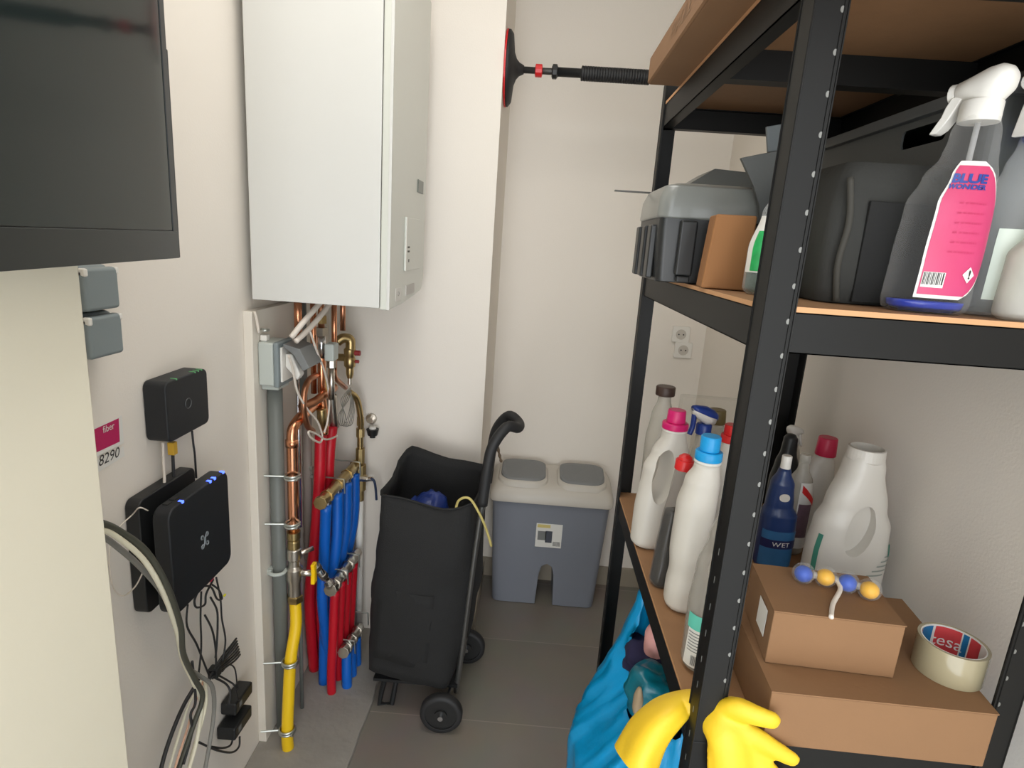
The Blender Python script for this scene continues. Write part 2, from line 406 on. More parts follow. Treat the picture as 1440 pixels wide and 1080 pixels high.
rod = thing('support_rod', 'black telescopic support rod with round red and black pad wedged between walls above the bin', 'support rod', (XC, 2.1, 2.03))
A = P(720, 97, y=2.1); zr = A.z; YRD = 2.1
def RX(r, x): return (x, r)
def xl(bm, prof, y, z, N=28, x0=0.0):
    rings = []
    for r, x in prof: rings.append([Vector((x, y + max(r, 1e-5) * cos(2 * pi * i / N), z + max(r, 1e-5) * sin(2 * pi * i / N))) for i in range(N)])
    return loft(bm, rings)
zr = 2.045
pad = obj('pad', xl(nb(), [(0.112, XC + 0.007), (0.112, XC + 0.013), (0.10, XC + 0.022), (0.05, XC + 0.028), (0.03, XC + 0.036), (0.02, XC + 0.045), (0.013, XC + 0.06)], YRD, zr), M_blacksoft, rod, True, smooth=True)
obj('red_rim', xl(nb(), [(0.108, XC + 0.0005), (0.1135, XC + 0.003), (0.1135, XC + 0.007), (0.1, XC + 0.0075)], YRD, zr), M_redcap, rod, True)
obj('inner_tube', xl(nb(), [(0.010, XC + 0.055), (0.010, 0.09)], YRD, zr), mat('rod grey', s2l(58, 56, 54), 0.4, 0.2), rod, True, smooth=True)
obj('red_collar', xl(nb(), [(0.014, -0.050), (0.020, -0.048), (0.020, -0.028), (0.014, -0.026)], YRD, zr, 12), M_redcap, rod, True)
obj('lock_knob', xl(nb(), [(0.015, 0.004), (0.022, 0.007), (0.022, 0.020), (0.015, 0.024)], YRD, zr, 10), M_black, rod, True)
obj('outer_tube', xl(nb(), [(0.014, 0.02), (0.014, 0.66)], YRD, zr), M_black, rod, True, smooth=True)
bm = nb(); pr = [(0.014, 0.098)]
for i in range(26): x = 0.1 + i * 0.0085; pr += [(0.0225, x), (0.0225, x + 0.006), (0.0205, x + 0.0068)]
pr.append((0.014, 0.325)); obj('foam_grip', xl(bm, pr, YRD, zr), M_blacksoft, rod, True)
obj('pad', xl(nb(), [(0.02, 0.65), (0.03, 0.68), (0.1, XR - 0.02), (0.112, XR - 0.012), (0.112, XR - 0.001)], YRD, zr), M_blacksoft, rod, True, smooth=True)

# ================================================================= WALL MONITOR
# hangs beside the pillar, swivelled slightly toward the room
tvrz = radians(9)
tv = thing('wall_monitor', 'dark glossy flat screen hanging on the cream pillar at top left', 'screen', (-0.455, 0.753, 1.453), tvrz)
M_glass = mat('screen glass', (0.010, 0.018, 0.018), 0.09, coat=0.1, spec=0.5, var=0.3, vscale=7)
# local frame: face toward +x, extends to -y
obj('screen_panel', bx(-0.012, 0.0, -0.80, 0.0, 0.0, 0.62), M_black, tv, bevel=0.002)
obj('display_glass', bx(0.0, 0.0012, -0.78, -0.012, 0.034, 0.60), M_glass, tv)
obj('bottom_bezel', bx(0.0, 0.0025, -0.80, 0.0, 0.0, 0.033), mat('bezel', (0.014, 0.018, 0.018), 0.28), tv, bevel=0.0008)
obj('side_bezel', bx(0.0, 0.0022, -0.012, 0.0, 0.033, 0.62), mat('bezel2', (0.018, 0.02, 0.021), 0.3), tv, bevel=0.0005)
obj('lower_housing', bx(-0.016, 0.0, 0.0002, 0.009, 0.0, 0.243), M_black, tv, bevel=0.001)
obj('rear_housing', bx(-0.040, -0.012, -0.72, 0.004, 0.012, 0.228), M_black, tv, bevel=0.004)
obj('wall_bracket', bx(-0.09, -0.03, -0.45, -0.36, 0.15, 0.35), M_black, tv)

# ================================================================= GREY SOCKET BOXES beside pillar
def socket(z0, z1, label):
    t = thing('wall_socket', label, 'socket', (XL, 0.87, z0), group='grey splash-proof sockets by the pillar')
    y0, y1 = P(113, 440, x=XL + 0.045).y, P(168, 440, x=XL + 0.045).y
    obj('housing', bx(XL + 0.0005, XL + 0.034, y0, y1, z0, z1), M_bluegrey, t, True, bevel=0.008, seg=3)
    obj('flap_cover', bx(XL + 0.0345, XL + 0.052, y0 + 0.006, y1 - 0.004, z0 + 0.004, z1 - 0.003), M_bluegrey, t, True, bevel=0.006, seg=3)
    obj('hinge_clip', bx(XL + 0.04, XL + 0.053, y0 + 0.006, y0 + 0.014, z1 - 0.016, z1 - 0.003), M_white, t, True, bevel=0.003)
    obj('hinge_clip', bx(XL + 0.04, XL + 0.053, y1 - 0.010, y1 - 0.003, z1 - 0.014, z1 - 0.003), M_white, t, True, bevel=0.003)
zs0 = P(166, 498, x=XL + 0.04).z; zs1 = P(163, 436, x=XL + 0.04).z
socket(zs0, zs1, 'lower grey splash-proof wall socket with flap cover beside the cream pillar')
socket(zs1 + 0.001, 2 * zs1 - zs0 + 0.001, 'upper grey splash-proof wall socket directly under the dark screen')

# ================================================================= STICKERS
t = thing('wall_sticker', 'small magenta paper sticker on the left wall beside the pillar', 'sticker', (XL, 0.87, 1.09))
cnr = W([(128, 604), (171, 584), (174, 623), (135, 643)], x=XL + 0.0006)
bm = nb(); bm.faces.new([bm.verts.new(c) for c in cnr]); obj('paper', bm, M_label, t, True, solid=0.0004)
cnr = W([(130, 605), (167, 588), (168.5, 621), (134, 637)], x=XL + 0.0012)
bm = nb(); bm.faces.new([bm.verts.new(c) for c in cnr]); obj('print', bm, mat('magenta print', s2l(186, 32, 92), 0.5), t, True)
c0 = P(149, 600, x=XL + 0.0016)
text('lettering', 'fiber', 0.017, lambda u, v: (XL + 0.0017, c0.y + u * 0.9 + 0.006, c0.z + v - 0.004 + u * 0.0), M_label, t, True)
t = thing('handwritten_note', 'white strip with handwritten number under the magenta sticker', 'note', (XL, 0.87, 1.05))
cnr = W([(134, 648), (173, 627), (175, 641), (138, 664)], x=XL + 0.0006)
bm = nb(); bm.faces.new([bm.verts.new(c) for c in cnr]); obj('paper', bm, M_label, t, True, solid=0.0004)
c1 = P(153, 643, x=XL + 0.0014)
text('number', '8290', 0.026, lambda u, v: (XL + 0.0014, c1.y + u, c1.z + v + 0.0), M_dark, t, True, shear=0.25)

# ================================================================= NETWORK BOXES
def rbox(parent, name, x0, x1, y0, y1, z0, z1, r, m, bev=0.003):
    return obj(name, prism(nb(), rrect(y0, y1, z0, z1, r), 'x', x0, x1), m, parent, True, bevel=bev, seg=3)
t = thing('network_terminal', 'small black rounded fibre box on the left wall above the larger black router', 'network box', (XL, 1.09, 1.1))
x0, x1 = XL + 0.001, XL + 0.045
a = P(236, 534, x=x1); b = P(291, 520, x=x1); c = P(284, 600, x=x1); d = P(233, 626, x=x1)
ya, yb, za, zb = (a.y + d.y) / 2, b.y + 0.0, (c.z + d.z) / 2, (a.z + b.z) / 2
o = rbox(t, 'case', x0, x1, ya, yb, za, zb, 0.014, M_router)
ym = (ya + yb) / 2
bm = nb(); torus(bm, (x1 + 0.0004, ym - 0.002, (za + zb) / 2 + 0.002), (1, 0, 0), 0.010, 0.0012, 24, 6); obj('ring_logo', bm, mat('dark grey mark', s2l(60, 62, 64), 0.4), t, True)
for i, yy in enumerate((ya + 0.25 * (yb - ya), yb - 0.045, yb - 0.033, yb - 0.021)):
    obj('status_light', bx(x1 - 0.012, x1 + 0.0008, yy, yy + 0.002, zb - 0.002, zb + 0.0008), mat('green led', (0.1, 0.3, 0.12), emit=(0.2, 0.8, 0.3), estr=0.15), t, True)

t = thing('internet_router', 'large black upright router with blue lights and looped logo on the left wall', 'router', (XL, 1.1, 0.9))
x1 = XL + 0.085
a = P(240, 712, x=x1); b = P(322, 662, x=x1); c = P(325, 795, x=x1); d = P(243, 866, x=x1)
ya, yb = (a.y + d.y) / 2, (b.y + c.y) / 2; za, zb = (c.z + d.z) / 2, (a.z + b.z) / 2
rbox(t, 'case', x1 - 0.032, x1, ya, yb, za, zb, 0.022, M_router, 0.004)
rbox(t, 'back_plate', XL + 0.001, XL + 0.028, ya + 0.004, yb - 0.025, za - 0.004, zb + 0.012, 0.016, M_black, 0.003)
obj('spacer', bx(XL + 0.027, x1 - 0.031, ya + 0.04, yb - 0.06, za + 0.03, zb - 0.03), M_black, t, True)
M_led = mat('blue led', (0.05, 0.1, 0.9), emit=(0.06, 0.12, 1.0), estr=3.5)
for fy in (0.20, 0.66, 0.74, 0.90):
    y = ya + (yb - ya) * fy
    obj('status_light', bx(x1 - 0.008, x1 + 0.0009, y, y + 0.006, zb - 0.004, zb + 0.0009), M_led, t, True, bevel=0.0005)
for fy in (0.02, 0.12): y = ya + (yb - ya) * fy; obj('top_button', bx(x1 - 0.026, x1 - 0.016, y + 0.02, y + 0.034, zb - 0.001, zb + 0.0012), M_black, t, True)
ymr, zmr = (ya + yb) / 2 + 0.004, (za + zb) / 2 - 0.006
bm = nb()
for sg in (-1, 1):
    tube(bm, [(x1 + 0.0006, ymr + sg * 0.0125 * a, zmr + 0.0125 * b) for a, b in ((.55, .45), (.95, .6), (.95, 1.0), (.6, 1.1), (.3, .75), (.12, .3), (.1, 0), (.12, -.3), (.3, -.75), (.6, -1.1), (.95, -1.0), (.95, -.6), (.55, -.45))], 0.0014, 6, k=4)
obj('looped_logo', bm, mat('logo grey', s2l(120, 126, 130), 0.35), t, True)

# ================================================================= LEFT CABLES
def cable(name, label, pts, r, m, cat='cable', group=None, x=-0.64, k=6, N=8):
    q = [Vector(p) if len(p) == 3 and not isinstance(p[0], int) else P(p[0], p[1], x=(p[2] if len(p) > 2 else x)) for p in pts]
    o = obj(name, tube(nb(), q, r, N, k=k), m, smooth=True); return tag(o, label, cat, group)
XW = XL + 0.02
cable('patch_cable', 'white cable dropping from the small fibre box to the router', [(229, 622, XW), (230, 650, XW), (231, 680, XW), (226, 705, XW)], 0.0028, M_cable_w)
o = cable('network_cable', 'black network cable with yellow plug under the small fibre box', [(243, 640, XW), (244, 665, XW), (245, 700, XW)], 0.0032, M_cable_k)
p = P(242, 624, x=XW); obj('plug', bx(p.x - 0.006, p.x + 0.007, p.y - 0.007, p.y + 0.006, p.z - 0.022, p.z + 0.004), mat('amber plug', s2l(214, 168, 50), 0.4), o, True, bevel=0.001)
cable('power_lead', 'thin black lead from the right side of the small fibre box down behind the router', [(270, 606, XW), (272, 625, XW), (274, 640, XW), (276, 672, XW)], 0.0022, M_cable_k)
# thin white fibre loop next to the pillar
cable('fibre_loop', 'thin white fibre cable loop hanging between pillar and router', [(208, 718, -0.655), (196, 714, -0.65), (186, 724, XW), (165, 745, XW), (154, 775, XW), (158, 822, XW), (172, 838, XW), (190, 825, -0.64), (203, 800, -0.61)], 0.0012, M_cable_w)
# thick bundle
bun = 'thick cables curving from behind the pillar past the router'
cable('thick_cable', 'thick dark grey cable, outermost of the bundle curving past the router', [(140, 735, -0.58), (165, 745, -0.58), (205, 775, -0.575), (235, 825, -0.57), (254, 880, -0.59), (258, 920, -0.61), (274, 955, -0.62), (285, 980, -0.62), (272, 1020, -0.63), (250, 1085, -0.64), (246, 1100, -0.64)], 0.0052, mat('dark cable', s2l(70, 70, 60), 0.5), group=bun)
cable('thick_cable', 'thick cream cable in the bundle curving past the router', [(140, 745, -0.58), (160, 752, -0.58), (200, 785, -0.575), (228, 830, -0.575), (248, 885, -0.60), (256, 925, -0.62), (272, 960, -0.63), (283, 990, -0.63), (277, 1040, -0.63), (262, 1095, -0.63)], 0.0042, M_cable_c, group=bun)
cable('thick_cable', 'light grey cable, innermost of the bundle curving past the router', [(140, 752, -0.60), (160, 765, -0.60), (200, 800, -0.60), (232, 840, -0.605), (250, 890, -0.62), (262, 935, -0.63), (280, 950, -0.63), (298, 965, -0.625), (301, 1000, -0.63), (294, 1050, -0.63), (286, 1095, -0.63)], 0.0046, M_cable_g, group=bun)
lw = 'loose cables fanning down to the floor at the left wall'
for i, (pts, r, m, lab) in enumerate([
    ([(283, 952), (262, 985), (246, 1020), (232, 1060), (222, 1100)], 0.0042, M_cable_k, 'black cable, leftmost of the cables fanning down to the floor'),
    ([(284, 955), (266, 990), (256, 1020), (244, 1060), (233, 1100)], 0.0028, M_cable_c, 'cream cable fanning down beside the leftmost black one'),
    ([(286, 958), (272, 995), (262, 1030), (249, 1070), (241, 1100)], 0.0024, mat('peach cable', s2l(224, 178, 150), 0.5), 'thin peach cable fanning down to the floor'),
    ([(288, 955), (290, 985), (284, 1015), (270, 1060), (262, 1100)], 0.0036, M_cable_c, 'cream cable hanging near the middle of the cable fan'),
    ([(270, 930), (275, 985), (268, 1005), (270, 1030), (258, 1075)], 0.0028, M_cable_k, 'thin black cable crossing the cable fan')]):
    cable('loose_cable', lab, [(a, b, -0.655 + 0.006 * i) for a, b in pts], r, m, group=lw)
XA = XL + 0.012
tl = 'thin black leads hanging under the router'
for i, (pts, lab) in enumerate([
    ([(264, 850), (263, 880), (276, 905), (286, 930), (296, 955)], 'thin black lead, leftmost under the router, crossing to the right'),
    ([(283, 832), (282, 870), (283, 910), (279, 950)], 'straight thin black lead falling under the middle of the router'),
    ([(288, 865), (298, 885), (303, 910), (304, 940)], 'curved thin black lead falling to the tied cable coil'),
    ([(296, 840), (305, 858), (306, 880), (305, 905), (303, 925)], 'second black lead from the right under the router'),
    ([(304, 812), (310, 842), (312, 870), (317, 900), (313, 930)], 'rightmost thin black lead under the router'),
    ([(300, 815), (290, 835), (288, 850), (276, 854), (274, 842), (284, 826), (297, 826), (305, 842), (312, 842), (308, 830), (298, 822)], 'black lead looped right under the router corner')]):
    cable('thin_lead', lab, [(a, b, XA + 0.014 + 0.004 * i) for a, b in pts], 0.0023, M_cable_k, group=tl, N=6)
p = P(297, 814, x=XA + 0.03); t = thing('red_plug', 'small red plug under the right corner of the router', 'plug', p)
obj('plug_body', bx(-0.004, 0.004, -0.005, 0.005, -0.006, 0.008), mat('red plug', s2l(214, 40, 80), 0.4), t, bevel=0.001)
p = P(316, 837, x=XA + 0.02); t = thing('cable_tag', 'tiny yellow tie on a thin black lead right of the router', 'cable tie', p)
obj('tie', bx(-0.002, 0.002, -0.004, 0.004, -0.002, 0.002), mat('yellow tie', s2l(226, 220, 40), 0.4), t, bevel=0.0006)
# tied coil
bm = nb()
for i in range(7):
    o1 = (i - 3) * 2.9
    pts = [P(296 + o1 * 0.3, 950 + abs(o1) * 0.5, x=XA + 0.012 + (i % 3) * 0.006), P(310, 935 + o1, x=XA + 0.016 + (i % 2) * 0.007), P(326 + o1 * .4, 920 + o1 * 1.1, x=XA + 0.014 + (i % 3) * 0.006), P(335 + o1 * .3, 909 + o1 * 1.3, x=XA + 0.012 + (i % 3) * 0.006)]
    tube(bm, pts, 0.0026, 6)
t = thing('cable_coil', 'bundle of folded black cable tied together between router and power adapters', 'cable bundle', P(312, 935, x=XA))
obj('folded_cable', bm, M_cable_k, t, True, smooth=True)
q = P(302, 943, x=XA + 0.018); obj('tie_band', bx(q.x - 0.012, q.x + 0.012, q.y - 0.012, q.y + 0.01, q.z - 0.014, q.z + 0.01), M_black, t, True, bevel=0.003)
cable('adapter_cord', 'black cord curving into the upper power adapter', [(308, 950, XA + .01), (322, 958, XA + .02), (330, 965, XA + .03), (336, 985, XA + .03)], 0.0022, M_cable_k)
cable('adapter_cord', 'black cord passing left of the power adapters', [(300, 952, XA + .01), (318, 962, XA + .02), (324, 975, XA + .03), (322, 990, XA + .03)], 0.0026, M_cable_k)
cable('adapter_cord', 'thin black cord looping above the upper power adapter', [(312, 945, XA + .01), (322, 935, XA + .02), (330, 940, XA + .02), (333, 958, XA + .02), (334, 968, XA + .02)], 0.0018, M_cable_k)
cable('adapter_cord', 'black cord leaving under the lower power adapter and sweeping left', [(337, 1036, XA + .02), (336, 1050, XA + .02), (326, 1058, XA + .02), (305, 1055, XA + .02), (280, 1044, XA + .015)], 0.0026, M_cable_k)
cable('adapter_cord', 'short black cord curling below the lower power adapter', [(328, 1036, XA + .02), (324, 1048, XA + .02), (312, 1052, XA + .02), (296, 1050, XA + .015)], 0.0026, M_cable_k)
def adapter(px0, py0, px1, py1, label, xx):
    c_ = P((px0 + px1) / 2, (py0 + py1) / 2, x=xx)
    t = thing('power_adapter', label, 'power adapter', ((XL + xx) / 2, c_.y, c_.z), rot=(radians(-4), 0, 0), group='black power adapters by the floor')
    hy, hz = 0.046, 0.017; hx = (xx - XL) / 2
    obj('case', bx(-hx + 0.002, hx, -hy, hy, -hz, hz), M_black, t, bevel=0.005, seg=3)
    obj('rating_label', bx(hx, hx + 0.0004, -hy * 0.6, -hy * 0.3, -hz * 0.3, hz * 0.5), M_midgrey, t)
adapter(324, 962, 364, 1002, 'upper of two black power adapters near the foot of the white board', XL + 0.042)
adapter(320, 996, 366, 1036, 'lower of two black power adapters near the foot of the white board', XL + 0.05)

# ================================================================= BOILER
XB0, XB1, YB0, YB1, ZB0 = -0.692, -0.352, 1.445, 1.885, 1.322
t = thing('gas_boiler', 'white wall-hung gas boiler with small control flap above the copper pipes', 'boiler', (-0.52, 1.66, ZB0))
obj('casing', bx(XB0, XB1 - 0.024, YB0, YB1, ZB0, 2.15), M_boiler, t, True, bevel=0.002)
# front cover: rounded lower far corner
pl = []
for i in range(9):
    a_ = pi / 2 * i / 8; pl.append((YB1 - 0.045 + 0.045 * sin(a_), ZB0 + 0.06 - 0.045 * cos(a_)))
poly = [(YB0 - 0.001, ZB0 - 0.004), (YB0 + 0.14, ZB0 - 0.002), (YB0 + 0.26, ZB0 + 0.004)] + pl + [(YB1, 2.15), (YB0 - 0.001, 2.15)]
cov = obj('front_cover', prism(nb(), poly, 'x', XB1 - 0.0225, XB1), M_boilerf, t, True, bevel=0.004, seg=3)
obj('edge_lip', bx(XB1 - 0.006, XB1 + 0.0015, YB0 - 0.0018, YB0 + 0.004, ZB0 - 0.003, 2.15), M_boiler, t, True, bevel=0.001)
fl = obj('control_flap', bx(XB1, XB1 + 0.005, 1.60, 1.81, ZB0 + 0.085, ZB0 + 0.225), M_boilerf, t, True, bevel=0.0015)
obj('flap_edge', bx(XB1 + 0.005, XB1 + 0.0062, 1.60, 1.604, ZB0 + 0.085, ZB0 + 0.225), M_white, fl, True)
obj('display', bx(XB1 + 0.005, XB1 + 0.0054, 1.622, 1.648, ZB0 + 0.134, ZB0 + 0.139), M_dark, fl, True)
obj('display', bx(XB1 + 0.005, XB1 + 0.0054, 1.622, 1.648, ZB0 + 0.145, ZB0 + 0.150), M_dark, fl, True)
obj('button', bx(XB1 + 0.005, XB1 + 0.0054, 1.635, 1.645, ZB0 + 0.108, ZB0 + 0.116), M_dark, fl, True)
obj('maker_badge', bx(XB1, XB1 + 0.003, 1.755, 1.83, ZB0 + 0.30, ZB0 + 0.335), mat('badge grey', s2l(110, 116, 110), 0.35), t, True, bevel=0.001)
obj('info_label', bx(XB1, XB1 + 0.0006, 1.515, 1.575, ZB0 + 0.012, ZB0 + 0.045), M_label, t, True)
text('label_print', 'i 24', 0.016, lambda u, v: (XB1 + 0.0009, 1.545 + u, ZB0 + 0.029 + v), M_greytxt, t, True)
obj('rating_plate', bx(XB1, XB1 + 0.0025, 1.63, 1.74, ZB0 + 0.018, ZB0 + 0.045), mat('plate grey', s2l(190, 186, 180), 0.4), t, True)

# ================================================================= PIPES
def pipe(name, label, pts, r, m, x=-0.62, cat='pipe', group=None, N=16, sm=True, k=6):
    q = [P(p[0], p[1], x=(p[2] if len(p) > 2 else x)) for p in pts]
    o = obj(name, tube(nb(), q, r, N, sm=sm, k=k), m, smooth=True); return tag(o, label, cat, group), q
def vpipe(name, label, px, py, x, z0, z1, r, m, cat='pipe', group=None, N=16):
    p = P(px, py, x=x); o = obj(name, cyl(nb(), (x, p.y, z0), (x, p.y, z1), r, N=N), m, smooth=True)
    return tag(o, label, cat, group), p.y
ZS = 0.014
# grey plastic conduit next to the board edge
o, yy = vpipe('grey_conduit', 'wide grey plastic conduit running to the floor under the grey terminal box', 392, 760, -0.668, ZS, 1.095, 0.0195, M_conduit)
obj('end_cap', bx(-0.69, -0.645, yy - 0.03, yy + 0.04, 1.085, 1.102), M_lightgrey, o, True, bevel=0.003)
vpipe('grey_conduit', 'second grey conduit rising behind the copper pipes to the boiler', 428, 640, -0.676, 0.93, 1.32, 0.012, M_conduit)
vpipe('grey_conduit', 'slim grey conduit beside the brown ducts at the wall corner', 490, 640, -0.68, ZS, 1.32, 0.010, M_conduit)
vpipe('steel_tube', 'shiny thin steel tube right of the copper gas pipe', 420, 620, -0.655, 0.62, 1.18, 0.0055, M_chrome)
vpipe('drain_pipe', 'beige drain duct on the board behind the red pipes', 433, 700, -0.672, 0.45, 0.98, 0.014, mat('taupe duct', s2l(150, 138, 130), 0.6))

# terminal box with plug
t = thing('terminal_box', 'light grey terminal box with dark plug under the boiler', 'electrical box', (-0.69, 1.49, 1.1))
a = P(362, 473, x=-0.69); zt_, zb_ = 1.213, 1.098
obj('case', bx(-0.691, -0.650, 1.462, 1.548, zb_, zt_), M_lightgrey, t, True, bevel=0.006, seg=3)
obj('lid', bx(-0.650, -0.636, 1.458, 1.552, zb_ - 0.002, zt_ + 0.002), M_bluegrey, t, True, bevel=0.005, seg=3)
obj('socket_face', bx(-0.636, -0.630, 1.468, 1.54, zb_ + 0.012, zt_ - 0.012), M_white, t, True, bevel=0.002)
obj('open_flap', prism(nb(), [(-0.628, zt_ - 0.002), (-0.585, zt_ - 0.012), (-0.56, zb_ + 0.055), (-0.578, zb_ + 0.045), (-0.60, zt_ - 0.03), (-0.628, zt_ - 0.01)], 'y', 1.47, 1.56), M_midgrey, t, True, bevel=0.002)
obj('plug_body', prism(nb(), [(-0.63, zb_ + 0.085), (-0.612, zb_ + 0.085), (-0.59, zb_ + 0.03), (-0.60, zb_ + 0.015), (-0.612, zb_ + 0.03), (-0.63, zb_ + 0.05)], 'y', 1.485, 1.515), M_white, t, True, bevel=0.004)
obj('cable_gland', bx(-0.69, -0.672, 1.475, 1.495, zt_, zt_ + 0.016), M_white, t, True, bevel=0.003)
cable('supply_cable', 'short white cable dropping into the top of the grey terminal box', [(358, 438, -0.685), (361, 450, -0.683), (364, 468, -0.681)], 0.0035, M_cable_w)
t = thing('wall_clip', 'small metal pipe clip above the grey terminal box', 'clip', P(370, 464, x=-0.685))
obj('clip_ring', torus(nb(), (0.004, 0, 0), (0, 0, 1), 0.010, 0.003), M_zinc, t, smooth=True); obj('screw', cyl(nb(), (-0.006, 0, 0), (0.0, 0, 0), 0.004), M_zinc, t)

# two thick white sheathed cables from boiler to the box
cable('sheathed_cable', 'upper thick white cable slanting from boiler underside to the dark plug', [(455, 420, -0.56), (438, 440, -0.565), (425, 455, -0.575), (410, 474, -0.60)], 0.0072, M_cable_w, group='thick white cables under the boiler')
cable('sheathed_cable', 'lower thick white cable slanting from boiler underside to the dark plug', [(468, 422, -0.56), (450, 445, -0.565), (435, 462, -0.575), (416, 480, -0.59)], 0.0072, M_cable_w, group='thick white cables under the boiler')
cable('plug_cord', 'white cord falling from the plug in a bow over the red pipes', [(406, 500, -0.60), (412, 520, -0.60), (418, 550, -0.60), (432, 575, -0.595), (446, 592, -0.59), (453, 612, -0.585), (450, 622, -0.585), (438, 616, -0.585), (434, 607, -0.585), (445, 610, -0.585), (458, 618, -0.585), (472, 614, -0.585), (474, 612, -0.58)], 0.0030, M_cable_w)
cable('sensor_cord', 'white cord hanging from the boiler to the bow above the red pipes', [(436, 466, -0.575), (446, 495, -0.57), (457, 525, -0.57), (463, 560, -0.575), (461, 590, -0.58), (456, 608, -0.582)], 0.0030, M_cable_w)
cable('earth_wire', 'thin yellow wire from the dark plug along the brass pipe', [(424, 501, -0.60), (438, 502, -0.595), (450, 508, -0.59), (457, 530, -0.585), (460, 560, -0.585)], 0.0012, mat('yellow wire', s2l(214, 180, 70), 0.5))

# copper gas pipe with elbow, union, gas tap, yellow hose
gx = -0.628
t = thing('gas_pipe', 'copper gas pipe with elbow left of the red pipes leading to the yellow hose', 'pipe', P(412, 740, x=gx))
y_g = P(412, 700, x=gx).y
zt_ = P(410, 620, x=gx).z
el = [(gx, y_g, 0.66), (gx, y_g, zt_ - 0.02), (gx, y_g, zt_), (gx, y_g + 0.008, zt_ + 0.03), (gx + 0.004, y_g + 0.035, zt_ + 0.048), (gx + 0.006, y_g + 0.08, zt_ + 0.055), (gx + 0.006, y_g + 0.17, zt_ + 0.06)]
obj('tube', tube(nb(), el, 0.0145, 20), M_copper, t, True, smooth=True)
for z in (zt_ - 0.005,): obj('elbow_collar', cyl(nb(), (gx, y_g, z - 0.012), (gx, y_g, z + 0.008), 0.0168), M_copper, t, True, smooth=True)
zA, zB, zC, zD = P(412, 742, x=gx).z, P(413, 772, x=gx).z, P(413, 820, x=gx).z, P(415, 846, x=gx).z
obj('brass_union', lathe(nb(), [(0.0175, 0), (0.0175, 0.02), (0.015, 0.024), (0.019, 0.03), (0.019, 0.05)], 24), M_brass, t, smooth=False).location = (0, 0, 0)
un = bpy.context.scene.objects[-1] if False else None
def place_last(o, x, y, z, world_parent):
    o.parent = world_parent; o.matrix_parent_inverse = world_parent.matrix_basis.inverted(); o.location = (x, y, z)
un = [c for c in t.children if c.name.startswith('brass_union')][0]; place_last(un, gx, y_g, zB + 0.004, t)
v = thing('gas_tap', 'gas shut-off tap with yellow lever between copper pipe and yellow hose', 'valve', (gx, y_g, zC))
hz = zB - zC
obj('tap_body', lathe(nb(), [(0.016, hz + 0.004), (0.021, hz), (0.021, hz * 0.72), (0.0165, hz * 0.68), (0.0165, hz * 0.50), (0.024, hz * 0.42), (0.024, hz * 0.12), (0.019, 0.0), (0.019, -(zC - zD - 0.024))], 24), M_nickel, v, smooth=False, bevel=0.001)
obj('tap_stem', cyl(nb(), (0, 0, hz * 0.3), (0.055, 0.0, hz * 0.3), 0.009), M_nickel, v, smooth=True)
obj('test_port', cyl(nb(), (0, 0, hz * 0.8), (0.045, 0.03, hz * 0.9), 0.007), M_nickel, v, smooth=True)
lv = obj('yellow_lever', prism(nb(), [(-0.012, hz * 0.3 - 0.030), (0.012, hz * 0.3 - 0.030), (0.009, hz * 0.3 + 0.012), (0.013, hz * 0.3 + 0.032), (-0.011, hz * 0.3 + 0.032), (-0.008, hz * 0.3 + 0.012)], 'x', 0.050, 0.062), mat('yellow lever', s2l(255, 206, 10), 0.35), v, bevel=0.003)
h = thing('gas_hose', 'yellow gas hose running down to the raw floor', 'hose', (gx, y_g, zD))
obj('brass_nut', lathe(nb(), [(0.019, 0.026), (0.0235, 0.022), (0.0235, 0.004), (0.020, 0.0)], 6), M_brass, h, bevel=0.001)
q = [Vector((gx, y_g, zD + 0.004)), P(416, 880, x=-0.620), P(409, 925, x=-0.622), P(406, 975, x=-0.622), P(404, 1030, x=-0.622), P(405, 1046, x=-0.622)]
q[-1].z = 0.012
obj('yellow_sleeve', tube(nb(), q, 0.0165, 20), M_yellow, h, True, smooth=True)
vpipe('lead_pipe', 'thin dark pipe right behind the yellow hose', 424, 950, -0.64, ZS, 0.42, 0.006, M_conduit)

# pipe clamps with threaded rods
for py, cxp, cyp, r, lab in ((662, 411, 670, 0.0175, 'pipe clamp holding the copper pipe near its elbow'), (728, 411, 737, 0.0175, 'pipe clamp at the lower end of the copper pipe'),
                             (920, 408, 931, 0.0195, 'upper metal clamp around the yellow gas hose'), (1019, 404, 1026, 0.0195, 'lower metal clamp around the yellow gas hose just above the floor')):
    c = P(cxp, cyp, x=-0.622)
    t = thing('pipe_clamp', lab, 'pipe clamp', c, group='metal pipe clamps on threaded rods')
    bm = nb()
    for dz in (-0.004, 0.004): torus(bm, (0, 0, dz), (0, 0, 1), r + 0.0015, 0.0035, 28, 6)
    obj('ring', bm, M_zinc, t, smooth=True)
    obj('rubber_lining', torus(nb(), (0, 0, 0), (0, 0, 1), r, 0.002, 24, 6), M_blacksoft, t, smooth=True)
    obj('threaded_rod', cyl(nb(), (-0.069, -0.02, 0.004), (-r, -0.004, 0.0), 0.0028), M_zinc, t)
    obj('clamp_screw', cyl(nb(), (r + 0.002, -0.004, 0), (r + 0.002, -0.022, 0), 0.0035), M_zinc, t)
for py in (803,):
    c = P(390, py, x=-0.668); t = thing('conduit_clip', 'light grey plastic clip around the wide grey conduit', 'clip', c)
    obj('ring', torus(nb(), (0, 0, 0), (0, 0, 1), 0.0215, 0.005, 24, 8), M_lightgrey, t, smooth=True); obj('foot', bx(-0.024, -0.012, -0.012, 0.012, -0.008, 0.008), M_lightgrey, t)

